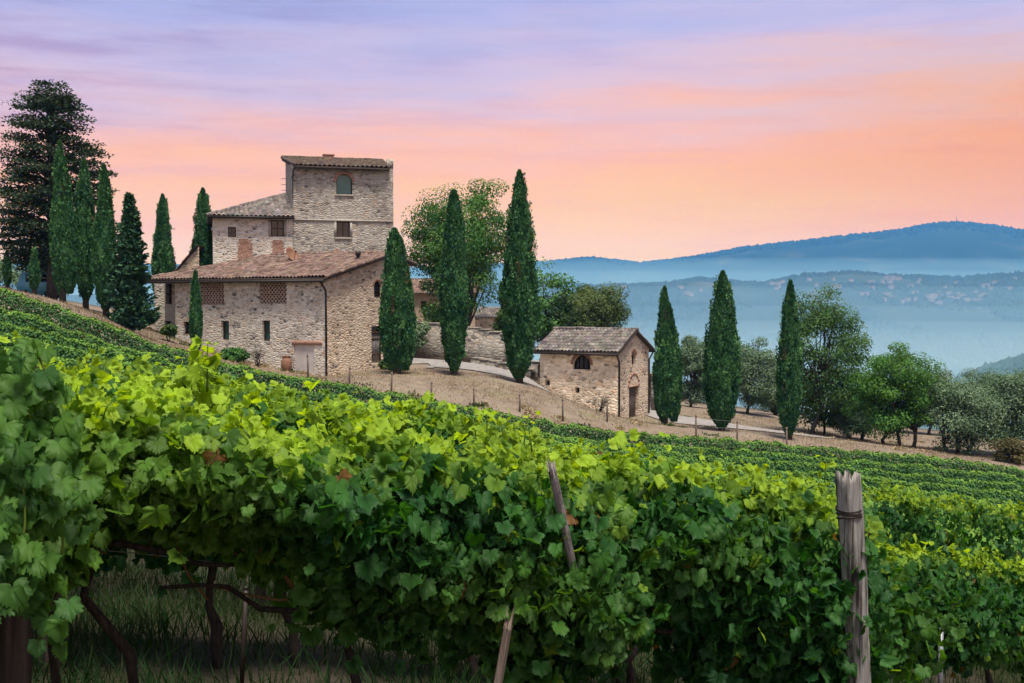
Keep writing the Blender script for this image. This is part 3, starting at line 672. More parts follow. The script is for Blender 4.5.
    rf = MB(); roof_patch(rf, E0, E1, R0, R1); roof_patch(rf, B1, B0, R1, R0); roof_patch(rf, B0, E0, R0 + 1e-3 * np.array([*u, 0]), R0)
    ridge_tiles(rf, R0, R1); ridge_tiles(rf, E0, R0, 0.11)
    ridge_tiles(rf, E1 - np.array([*u, 0]) * 0.05, R1 - np.array([*u, 0]) * 0.05, 0.09)
    ro = rf.build('roof', M['tile'], root, tint=True); ro['label'] = 'long reddish brown tiled roof over the front range'
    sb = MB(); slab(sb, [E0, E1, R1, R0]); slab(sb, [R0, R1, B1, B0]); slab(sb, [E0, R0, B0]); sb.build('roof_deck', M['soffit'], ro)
    gt = MB(); gz = zE - ov * sl - 0.03
    gt.tube([q(-Lr, -ov - 0.07, gz), q(0.2, -ov - 0.07, gz)], 0.075, 8); gt.build('gutter', M['dark_metal'], root)
    dp = MB(); c0 = q(-0.05, -ov - 0.05, gz - 0.02); dp.tube([c0, q(0.0, -ov + 0.08, gz - 0.22), q(0.03, -0.12, gz - 0.55), q(0.03, -0.1, gz - 0.8), q(0.03, -0.1, -4.35)], 0.062, 8); dp.build('downpipe', M['dark_metal'], root, smooth=True)
    # iron flue
    cp = at(358, 260, 67.6); cb = MB(); cb.tube([cp + [0, 0, -1.0], cp + [0, 0, 0.28]], 0.11, 10); cb.tube([cp + [0, 0, 0.28], cp + [0, 0, 0.50]], 0.17, 10); cb.build('flue', M['dark_metal'], root)

    # ---------------- tall block: left wing and tower
    th2 = -15; u2 = unit(th2); n2 = np.array([-sin(radians(th2)), -cos(radians(th2))]); b2 = -n2
    T0 = at(293, 300, 77.5)[:2]
    s, _ = on_wall(393.3, 200, T0, u2); tw = s
    ft = Frame(T0, u2, n2)
    zt = on_wall(340, 166.5, T0, u2)[1]; ztop = zt + 1.0
    win = ft.rect(336.5, 350, 221.5, 237.5); aw = ft.rect(336.3, 352.2, 174, 194.5)
    tdep = 6.6; twall = MB()
    wall(twall, T0, u2, tw, -4.5, zt, [(*win, 0.25), (*aw, 0.25)], n2)
    arch_fill(twall, ft, (*aw, 0.25), (aw[1] - aw[0]) / 2)
    wall(twall, T0 + u2 * tw + b2 * tdep, -u2, tw, -4.5, ztop + 0.15, (), b2)
    wall(twall, T0 + b2 * tdep, -b2, tdep, -4.5, ztop + 0.12, (), -u2, zt2=zt)
    wall(twall, T0 + u2 * tw, b2, tdep, -4.5, zt, (), u2, zt2=ztop + 0.12)
    ft.box(twall, tw - 0.42, tw + 0.01, zt - 0.02, zt + 0.62, -0.5, 0.012)
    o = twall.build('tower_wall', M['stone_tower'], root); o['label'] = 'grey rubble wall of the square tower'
    sc = MB(); zz = on_wall(340, 220.5, T0, u2)[1]; ft.box(sc, 0.0, tw, zz - 0.05, zz + 0.05, -0.05, 0.07); sc.build('string_course', M['stone_trim'], o)
    window(ft, (*win, 0.25), root, bars=(1, 0), sill=True, surround='stone_trim', mat='frame_wood')
    w = window(ft, (*aw, 0.25), root, pane='pane_teal', bars=(0, 0), fw=0.05, sill=True, mat='dark_metal', label='round arched window with teal glass'); ar = MB(); arch_ring(ar, ft, (*aw, 0.25), (aw[1] - aw[0]) / 2, 0.2); ar.build('arch', M['brick'], w)
    def q2(al, back, z): p = T0 + u2 * al + b2 * back; return np.array([p[0], p[1], z])
    # the high roof edge is at the back; tiles run down towards the viewer
    f0 = q2(0.15, -0.5, zt - 0.05); f1 = q2(tw - 0.36, -0.5, zt - 0.05); g0 = q2(-0.25, tdep + 0.3, ztop + 0.30); g1 = q2(tw + 0.30, tdep + 0.3, ztop + 0.30)
    trm = MB(); roof_patch(trm, f0, f1, g0, g1, 0.32, 0.45, 0.11); ridge_tiles(trm, g0, g1, 0.15); ridge_tiles(trm, f0, g0, 0.10); ridge_tiles(trm, f1, g1, 0.10)
    tr = trm.build('roof', M['tile_moss'], root, tint=True); tr['label'] = 'mossy tiled roof of the tower'
    sb = MB(); slab(sb, [f0, f1, g1, g0], -0.2, -0.03); sb.build('roof_deck', M['soffit'], tr)
    ch = MB(); cpos = q2(3.1, tdep - 0.3, ztop + 0.30); ch.box(cpos, (0.7, 0.5, 0.42), u2, bevel=0.03); ch.box(cpos + [0, 0, 0.25], (0.86, 0.62, 0.08), u2); ch.build('chimney', M['brick'], tr)
    pp = MB(); pp.tube([q2(0.9, -0.42, zt - 0.12), q2(0.25, -0.42, zt - 0.14), q2(0.06, -0.1, zt - 0.35), q2(0.03, -0.1, zt - 0.8), q2(0.03, -0.1, 6.0)], 0.055, 8); pp.build('downpipe', M['dark_metal'], root, smooth=True)
    for i in range(6):
        pg = MB(); p = q2(-0.01, tdep - 0.5, zt - 0.3 - 0.42 * i); pg.tube([p, p + np.array([-u2[0] * 0.32, -u2[1] * 0.32, 0.0])], 0.02, 6); pg.build('iron_peg', M['dark_metal'], root)
    # wing
    s, _ = on_wall(213, 250, T0, u2); wl = -s; W0 = T0 - u2 * wl + n2 * 0.12; fw_ = Frame(W0, u2, n2)
    zw = on_wall(250, 216, W0, u2)[1]
    h1 = fw_.rect(228, 236, 227, 237); h2 = fw_.rect(271, 284, 220, 236.5)
    wm = MB(); wall(wm, W0, u2, wl, -4.5, zw, [(*h1, 0.25), (*h2, 0.25)], n2); wall(wm, W0 + b2 * 8, -b2, 8.0, -4.5, zw, (), -u2); wall(wm, W0 + b2 * 8 + u2 * wl, -u2, wl, -4.5, zw, (), b2)
    wo = wm.build('wing_wall', M['stone_front'], root); wo['label'] = 'pale rubble wall of the upper wing beside the tower'
    window(fw_, (*h1, 0.25), root, bars=(1, 1)); window(fw_, (*h2, 0.25), root, bars=(1, 1), surround='stone_trim')
    for (x0, x1, y0, y1, fr_, par) in ((236, 254, 238, 259, fw_, wo), (270, 286, 239, 255, fw_, wo), (332, 340, 247, 256, ft, o)):
        a, bb, c, e = fr_.rect(x0, x1, y0, y1); bp = MB(); rows = max(3, int((e - c) / 0.085))
        for r in range(rows):
            t = r / rows; l = a + random.uniform(0, 0.16) + 0.1 * t; rgt = bb - random.uniform(0, 0.16) - (0.15 if t > 0.8 else 0); x = l
            while x < rgt - 0.1:
                wdt = min(random.uniform(0.16, 0.26), rgt - x); fr_.box(bp, x, x + wdt - 0.012, c + r * 0.085, c + r * 0.085 + 0.073, -0.03, random.uniform(0.008, 0.02)); x += wdt
        bp.build('brick_patch', M['brick'], par)
    e0 = q2(-wl - 0.35, -0.55, zw - 0.03); e1 = q2(0.1, -0.55, zw - 0.03); ap = q2(-0.02, 4.2, on_wall(288, 193.5, T0, u2)[1] * 1.05)
    k0 = q2(-wl - 0.35, 8.3, zw - 0.03); k1 = q2(-0.02, 8.3, zw - 0.03)
    wr = MB(); roof_patch(wr, e0, e1, ap - np.array([*u2, 0]) * 0.02, ap, 0.30, 0.42, 0.10); roof_patch(wr, k0, e0, ap, ap + np.array([*b2, 0]) * 0.02, 0.28, 0.42, 0.06); roof_patch(wr, k1, k0, ap, ap - np.array([*u2, 0]) * 0.02, 0.28); ridge_tiles(wr, e0, ap, 0.12)
    w_ = wr.build('roof', M['tile_grey'], root, tint=True); w_['label'] = 'grey brown hipped roof of the upper wing'
    sb = MB(); slab(sb, [e0, e1, ap]); slab(sb, [e0, ap, k0]); slab(sb, [ap, k1, k0]); sb.build('roof_deck', M['soffit'], w_)
    gt = MB(); gt.tube([e0 - [0, 0, 0.08] + np.array([*n2, 0]) * 0.06, e1 - [0, 0, 0.08] + np.array([*n2, 0]) * 0.06], 0.07, 8); gt.build('gutter', M['dark_metal'], root)
    # lower roof showing behind the hip at the far left
    A = at(172, 276, 82.0); B = at(199, 246, 82.0); rb = np.array([A, B, B + [0.4, 5, 0], A + [0.4, 5, 0]]); lb = MB()
    wall(lb, A[:2], np.array([1.0, 0.0]), B[0] - A[0], -5, A[2] - 0.05, (), np.array([0, -1.0]), zt2=B[2] - 0.05); wall(lb, A[:2] + [0, 5], np.array([0, -1.0]), 5.0, -5, A[2] - 0.05, (), np.array([-1.0, 0])); wl_ = lb.build('rear_wall', M['stone_gable'], root)
    lr = MB(); roof_patch(lr, rb[3], rb[0] - [0, 0.3, 0], rb[2], rb[1] - [0, 0.3, 0], 0.26, 0.42, 0.05); lr.build('rear_roof', M['tile'], root, tint=True)
    # dish on the roof is its own thing
    P = at(290.5, 255.5, 70.0); dish = thing('satellite_dish', P, 'brown satellite dish tilted on the ridge of the low tiled roof', 'satellite dish')
    ax = np.array([0.72, -0.42, 0.50]); ax /= np.linalg.norm(ax); t1 = np.cross(ax, [0, 0, 1.0]); t1 /= np.linalg.norm(t1); t2 = np.cross(ax, t1)
    V = []; Fq = []; nr, ns = 5, 20
    for side, off in ((0, 0), (1, -0.03)):
        for i in range(nr + 1):
            for k in range(ns):
                rr_ = 0.5 * i / nr; V.append(P + ax * (0.35 * rr_ * rr_ / 0.5 + off) + (t1 * cos(k * 2 * pi / ns) + t2 * sin(k * 2 * pi / ns)) * rr_)
    for side in (0, 1):
        b0 = side * (nr + 1) * ns
        Fq += [[b0 + i * ns + k, b0 + i * ns + (k + 1) % ns, b0 + (i + 1) * ns + (k + 1) % ns, b0 + (i + 1) * ns + k] for i in range(nr) for k in range(ns)]
    ed = (nr) * ns; Fq += [[ed + k, ed + (k + 1) % ns, (nr + 1) * ns + ed + (k + 1) % ns, (nr + 1) * ns + ed + k] for k in range(ns)]
    MB().add(V, [np.array(Fq)]).build('reflector', M['terracotta'], dish, smooth=True)
    MB().tube([P - ax * 0.03, P - ax * 0.25 - np.array([0, 0, 0.2]), P - ax * 0.25 - np.array([0, 0, 0.95])], 0.035, 8).build('mast', M['dark_metal'], dish)
    MB().tube([P + t2 * 0.45, P + ax * 0.5], 0.018, 6).box(P + ax * 0.5, (0.09, 0.09, 0.12), bevel=0.01).build('receiver_arm', M['dark_metal'], dish)
    # jar beside the doorway
    a, z = on_wall(290.5, 373, P0, u); p = ff.P(a, Hs(*ff.P(a, 0, 0.35)[:2]) - 0.04, 0.35); jar = thing('terracotta_jar', p, 'terracotta jar standing against the wall beside the whitewashed doorway', 'jar')
    prof = [(0.20, 0), (0.27, 0.1), (0.31, 0.35), (0.30, 0.6), (0.24, 0.76), (0.19, 0.80), (0.22, 0.86), (0.22, 0.89)]
    jm = MB(); jm.tube([p + [0, 0, h] for r, h in prof], [r for r, h in prof], 18); jm.build('vessel', M['terracotta'], jar, smooth=True)
    lid = MB(); lid.tube([p + [0, 0, 0.885], p + [0, 0, 0.93]], [0.24, 0.2], 18); lid.build('lid', M['terracotta'], jar)
    return ff, R, u, n
FF, HR, HU, HN = build_farmhouse()

# ------------------------------------------------------------------ chapel
def build_chapel():
    th = 30; u = unit(th); n = np.array([-sin(radians(th)), -cos(radians(th))]); bk = -n
    R = at(617.5, 421, 71.2)[:2]; s, _ = on_wall(540, 370, R, u); L = -s; P0 = R - u * L
    zE = at(617, 351, 71.2)[2]; zb = -10.5; gw = 4.9; sl = 0.46; zP = zE + gw / 2 * sl
    root = thing('chapel', (R[0], R[1], -7.6), 'small stone chapel with a gabled grey tiled roof and lunette window', 'chapel')
    ff = Frame(P0, u, n); fg = Frame(R, bk, u)
    lun = ff.rect(573, 590.5, 355, 369.5); sq = ff.rect(575, 579.5, 387.5, 393); bo = ff.rect(545, 550, 380.5, 385.5)
    mb = MB(); wall(mb, P0, u, L, zb, zE + 0.05, [(*lun, 0.3), (*sq, 0.35), (*bo, 0.35)], n); arch_fill(mb, ff, (*lun, 0.3), min((lun[1] - lun[0]) / 2, lun[3] - lun[2] - 0.12))
    wall(mb, P0 + u * L + bk * gw, -u, L, zb, zE + 0.05, (), bk)
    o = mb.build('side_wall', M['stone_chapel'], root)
    g = MB(); sw = fg.rect(631.8, 636.2, 350, 365); dr = fg.rect(629, 638.3, 387, 419)
    wall(g, R, bk, gw, zb, zE + 0.05, [(*sw, 0.3), (*dr, 0.3)], u, peak=(gw / 2, zP + 0.03)); arch_fill(g, fg, (*sw, 0.3), (sw[1] - sw[0]) / 2)
    wall(g, P0 + bk * gw, -bk, gw, zb, zE + 0.05, (), -u, peak=(gw / 2, zP + 0.03))
    go = g.build('gable_wall', M['stone_gable'], root); go['label'] = 'warm brown gable wall with the chapel door'
    w = window(ff, (*lun, 0.3), root, bars=(3, 0), mat='dark_metal', fw=0.05, label='half-round lunette window'); ar = MB(); arch_ring(ar, ff, (*lun, 0.3), min((lun[1] - lun[0]) / 2, lun[3] - lun[2] - 0.12), 0.17); ar.build('arch', M['brick'], w)
    for h in (sq, bo): window(ff, (*h, 0.35), root, 'vent', bars=(0, 0), mat='stone_trim', fw=0.03)
    w = window(fg, (*sw, 0.3), root, bars=(0, 0), fw=0.04, label='narrow arched slit window'); ar = MB(); arch_ring(ar, fg, (*sw, 0.3), (sw[1] - sw[0]) / 2, 0.13); ar.build('arch', M['brick'], w)
    a, b_, c, e = dr; dm = MB(); k = 5
    for i in range(k): fg.box(dm, a + (b_ - a) * i / k + 0.006, a + (b_ - a) * (i + 1) / k - 0.006, c, e, -0.28, -0.2)
    d = dm.build('door', M['old_wood'], root); hm = MB(); fg.box(hm, b_ - 0.16, b_ - 0.1, c + 0.95, c + 1.1, -0.199, -0.15, 0.01); hm.build('handle', M['dark_metal'], d)
    tr = MB(); r = (b_ - a) / 2 + 0.06; hh = (a - 0.06, b_ + 0.06, c, e + r); arch_ring(tr, fg, hh, r, 0.14, -0.02, 0.035); fg.box(tr, a - 0.1, b_ + 0.1, e + 0.003, e + 0.11, -0.04, 0.04); tr.build('door_arch', M['brick'], d)
    ov = 0.42; ve = 0.28
    def q(al, back, z): p = R + u * al + bk * back; return np.array([p[0], p[1], z])
    E0 = q(-L - ve, -ov, zE - ov * sl + 0.14); E1 = q(ve, -ov, zE - ov * sl + 0.14); R0 = q(-L - ve, gw / 2, zP + 0.14); R1 = q(ve, gw / 2, zP + 0.14)
    B0 = q(-L - ve, gw + ov, zE - ov * sl + 0.14); B1 = q(ve, gw + ov, zE - ov * sl + 0.14)
    rf = MB(); roof_patch(rf, E0, E1, R0, R1, 0.25, 0.38, 0.075); roof_patch(rf, B1, B0, R1, R0, 0.25, 0.38, 0.075); ridge_tiles(rf, R0, R1, 0.12)
    ro = rf.build('roof', M['tile_grey'], root, tint=True); sb = MB(); slab(sb, [E0, E1, R1, R0]); slab(sb, [R0, R1, B1, B0]); sb.build('roof_deck', M['soffit'], ro)
    for (bb, nm) in ((-ov - 0.07, -1), (gw + ov + 0.07, 1)):
        gt = MB(); z = zE - ov * sl - 0.03; gt.tube([q(-L - ve, bb, z), q(ve, bb, z)], 0.07, 8); gt.build('gutter', M['dark_metal'], root)
        dp = MB(); t = 0.09 if nm < 0 else gw - 0.09
        dp.tube([q(0.14, bb, z), q(0.12, bb * 0.6 + t * 0.4, z - 0.2), q(0.08, t, z - 0.5), q(0.08, t, z - 0.8), q(0.08, t, -7.5)], 0.055, 8); dp.build('downpipe', M['dark_metal'], root, smooth=True)
build_chapel()

# ------------------------------------------------------------------ dry-stone walls, road, the house behind the trees
def stone_wall(pts, hgt, thick, label, mat='stone_wall', name='stone_wall'):
    """wall following ground points [(px, D)]"""
    P = [ground(a, d) for a, d in pts]; Q = []
    for a, b in zip(P[:-1], P[1:]):
        k = max(1, int(np.linalg.norm(b - a) / 0.8)); Q += [a + (b - a) * i / k for i in range(k)]
    Q.append(P[-1]); Q = np.array(Q); T = np.gradient(Q[:, :2], axis=0); T /= np.linalg.norm(T, axis=1)[:, None]; Nn = np.c_[T[:, 1], -T[:, 0]]
    tops = Q[:, 2] + hgt + np.array([random.uniform(-.05, .05) for _ in Q]); V = []
    for i in range(len(Q)):
        for sgn, z in ((1, Q[i, 2] - 0.8), (1, tops[i]), (-1, tops[i]), (-1, Q[i, 2] - 0.8)): V.append([*(Q[i, :2] + Nn[i] * sgn * thick / 2), z])
    Fq = [[i * 4 + k, i * 4 + 4 + k, i * 4 + 4 + (k + 1) % 4, i * 4 + (k + 1) % 4] for i in range(len(Q) - 1) for k in range(4)]
    m = len(Q) * 4 - 4
    mb = MB().add(V, [np.array(Fq), np.array([[3, 2, 1, 0], [m, m + 1, m + 2, m + 3]])])
    for i in range(len(Q) - 1):     # coping stones
        a, b = Q[i], Q[i + 1]; mid = (a + b) / 2; z = (tops[i] + tops[i + 1]) / 2
        mb.box([mid[0], mid[1], z + 0.06], (np.linalg.norm(b - a) * 0.96, thick * random.uniform(1.05, 1.2), random.uniform(0.1, 0.16)), (b - a)[:2], bevel=0.03)
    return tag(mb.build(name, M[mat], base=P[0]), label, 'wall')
stone_wall([(408, 84), (440, 83), (480, 81.5), (512, 80.5)], 2.75, 0.6, 'grey stone retaining wall between the two dark cypresses, behind the gravel path')
stone_wall([(516, 80), (540, 78.5)], 1.3, 0.5, 'low stone wall running up to the left corner of the chapel')
stone_wall([(473, 80.3), (500, 78.5), (533, 76.3)], 0.55, 0.5, 'low stone kerb wall along the edge of the gravel path')
stone_wall([(649, 80), (662, 81)], 2.6, 0.5, 'short stone wall behind the right side of the chapel')

def ribbon(name, pts, label, mat='gravel', lift=0.02):
    """road sheet lying on the ground; pts = (px, D, half width in metres)"""
    P = np.array([[(a - 512) / F * d, d, w] for a, d, w in pts]); t = np.linspace(0, len(P) - 1, len(P) * 24); k = np.clip(t.astype(int), 0, len(P) - 2); f = t - k
    Pm = np.concatenate([[2 * P[0] - P[1]], P, [2 * P[-1] - P[-2]]])
    a, b, c, d = Pm[k], Pm[k + 1], Pm[k + 2], Pm[k + 3]; f = f[:, None]
    Q = 0.5 * ((2 * b) + (-a + c) * f + (2 * a - 5 * b + 4 * c - d) * f ** 2 + (-a + 3 * b - 3 * c + d) * f ** 3)
    T = np.gradient(Q[:, :2], axis=0); T /= np.linalg.norm(T, axis=1)[:, None]; Nn = np.c_[-T[:, 1], T[:, 0]]; m = 11
    off = np.linspace(-1, 1, m); V = Q[:, None, :2] + Nn[:, None] * (off[None, :, None] * (Q[:, 2] * (1 + 0.10 * vnoise(t * 0.6, t * 0, 3)))[:, None, None])
    z = H(V[..., 0], V[..., 1]) + lift + 0.03; V = np.concatenate([V, z[..., None]], -1).reshape(-1, 3)
    i = np.arange(len(Q) - 1)[:, None] * m; kk = np.arange(m - 1)[None]; Fq = np.stack([i + kk, i + kk + 1, i + m + kk + 1, i + m + kk], -1).reshape(-1, 4)
    o = link(name, mesh_np(name, V, [Fq[:, ::-1]], None, True), M[mat]); return tag(o, label, name, kind='structure')
ribbon('path', [(385, 70.5, 2.0), (405, 73, 4.6), (440, 73.6, 6.2), (475, 73, 5.0), (505, 72.4, 3.6), (534, 73.6, 2.4)], 'pale gravel path below the stone retaining wall')
ribbon('road', [(640, 79.5, 1.6), (668, 76.5, 2.2), (705, 72.5, 2.4), (750, 69.5, 2.2), (790, 68.5, 1.9), (815, 71, 1.6), (835, 77, 1.5)], 'pale gravel road curving past the cypresses right of the chapel')

def rear_house():
    c = at(418, 330, 97)[:2]; u = unit(-5); n = np.array([-sin(radians(-5)), -cos(radians(-5))]); bk = -n
    P0 = c - u * 2.5; fr = Frame(P0, u, n); L = 7.5; zt = at(420, 293, 97)[2]
    root = thing('rear_house', (c[0], c[1], -5), 'ochre house half hidden behind the airy tree and the first cypress', 'house')
    w = fr.rect(421, 426.5, 301, 309.5); w2 = fr.rect(462, 467, 301, 309); mb = MB(); wall(mb, P0, u, L, -6, zt, [(*w, 0.2), (*w2, 0.2)], n); wall(mb, P0 + u * L, bk, 6, -6, zt, (), u, peak=(3, zt + 1.1)); wall(mb, P0 + bk * 6, -bk, 6, -6, zt, (), -u, peak=(3, zt + 1.1)); wall(mb, P0 + u * L + bk * 6, -u, L, -6, zt, (), bk)
    mb.build('wall', M['ochre_plaster'], root); window(fr, (*w, 0.2), root, bars=(1, 1)); window(fr, (*w2, 0.2), root, bars=(1, 1))
    q = lambda a, b_, z: np.array([*(P0 + u * a + bk * b_), z])
    rf = MB(); roof_patch(rf, q(-0.4, -0.5, zt - 0.02), q(L + 0.4, -0.5, zt - 0.02), q(-0.4, 3, zt + 1.25), q(L + 0.4, 3, zt + 1.25)); roof_patch(rf, q(L + 0.4, 6.5, zt - 0.02), q(-0.4, 6.5, zt - 0.02), q(L + 0.4, 3, zt + 1.25), q(-0.4, 3, zt + 1.25))
    rf.build('roof', M['tile'], root, tint=True)
rear_house()
def hut():
    c = ground(491, 90); u = unit(12); P = np.array(c); zt = at(491, 318, 90)[2]
    root = thing('stone_hut', c, 'small stone hut with a lean-to roof above the retaining wall', 'hut')
    n = np.array([-sin(radians(12)), -cos(radians(12))]); bk = -n; P0 = P[:2] - u * 1.3; mb = MB()
    wall(mb, P0, u, 2.6, c[2] - 1.5, zt, (), n); wall(mb, P0 + u * 2.6, bk, 2.2, c[2] - 1.5, zt, (), u, zt2=zt + 0.7); wall(mb, P0 + bk * 2.2, -bk, 2.2, c[2] - 1.5, zt + 0.7, (), -u, zt2=zt); wall(mb, P0 + u * 2.6 + bk * 2.2, -u, 2.6, c[2] - 1.5, zt + 0.7, (), bk)
    mb.build('wall', M['stone_chapel'], root); q = lambda a, b_, z: np.array([*(P0 + u * a + bk * b_), z])
    rf = MB(); roof_patch(rf, q(-0.2, -0.3, zt - 0.02), q(2.8, -0.3, zt - 0.02), q(-0.2, 2.4, zt + 0.85), q(2.8, 2.4, zt + 0.85)); rf.build('roof', M['tile_grey'], root, tint=True)
hut()

# ------------------------------------------------------------------ foliage helpers
LEAF_ANG = [0, 6, 11, 16, 25, 33, 40, 45, 51, 57, 64, 71, 80, 91, 100, 106, 116, 124, 133, 148, 164]
LEAF_RAD = [1.06, 0.86, 0.90, 0.88, 0.76, 0.84, 0.80, 0.92, 0.86, 0.97, 0.84, 0.88, 0.77, 0.70, 0.80, 0.75, 0.82, 0.68, 0.66, 0.50, 0.38]
def leaf_templates(k, seed, fine=True):
    r = np.random.default_rng(seed); out = []
    ang = np.radians(LEAF_ANG if fine else [0, 26, 57, 92, 116, 150]); rad = np.array(LEAF_RAD if fine else [1.0, 0.62, 0.86, 0.52, 0.7, 0.42])
    for _ in range(k):
        a = np.concatenate([ang, [pi], (2 * pi - ang[1:])[::-1]]); q = np.concatenate([rad, [0.10], rad[1:][::-1]]) * (1 + r.normal(0, 0.06, 2 * len(rad)))
        x = np.sin(a) * q; y = np.cos(a) * q + 0.12
        x = np.r_[0, x]; y = np.r_[0.0, y]
        fold = r.uniform(0.05, 0.45); droop = r.uniform(0.05, 0.5); cup = r.uniform(-0.15, 0.3); tw = r.normal(0, 0.25)
        z = fold * np.abs(x) - droop * y * np.abs(y) - cup * (x * x) + tw * x * y + 0.05 * np.sin(a.mean() + 9 * x + 7 * y)
        n = len(a); Ft = np.array([[0, 1 + i, 1 + (i + 1) % n] for i in range(n)])
        out.append((np.c_[x, y, z], Ft))
    return out
VT = leaf_templates(9, 3); VT2 = leaf_templates(6, 4, False)
BLADE = [(np.array([[0, -.1, 0], [0.42, 0.42, 0.10 + c], [0, 1.0, -0.12], [-0.42, 0.42, 0.10 - c]]), np.array([[0, 1, 2], [0, 2, 3]])) for c in (0, 0.08, -0.08)]
TUFT = [(np.array([[0, 0, 0], [0.30, 0.38, c], [0.05, 1.0, 0.05], [-0.28, 0.45, -c]]), np.array([[0, 1, 2], [0, 2, 3]])) for c in (0.1, 0.18, -0.12)]
def scatter(mb, P, Nn, T, size, col, tmpl, rng):
    """place leaf templates at P, facing Nn, tips along T"""
    P = np.asarray(P); n = len(P)
    if n == 0: return
    Nn = Nn / (np.linalg.norm(Nn, axis=1)[:, None] + 1e-9); T = T - Nn * (T * Nn).sum(1)[:, None]; T /= np.linalg.norm(T, axis=1)[:, None] + 1e-9; S = np.cross(T, Nn)
    size = np.broadcast_to(np.asarray(size, float), (n,)); col = np.broadcast_to(np.asarray(col, float), (n, 3)); pick = rng.integers(0, len(tmpl), n)
    for k, (tv, tf) in enumerate(tmpl):
        i = np.where(pick == k)[0]
        if len(i) == 0: continue
        V = P[i, None] + size[i, None, None] * (tv[None, :, 0:1] * S[i, None] + tv[None, :, 1:2] * T[i, None] + tv[None, :, 2:3] * Nn[i, None])
        Fq = (np.arange(len(i))[:, None, None] * len(tv) + tf[None]).reshape(-1, 3)
        mb.add(V.reshape(-1, 3), [Fq], np.repeat(col[i], len(tv), 0))
def rnd_dir(rng, n): v = rng.normal(size=(n, 3)); return v / np.linalg.norm(v, axis=1)[:, None]
def blend(a, b, t): t = np.asarray(t)[:, None]; return np.array(a) * (1 - t) + np.array(b) * t

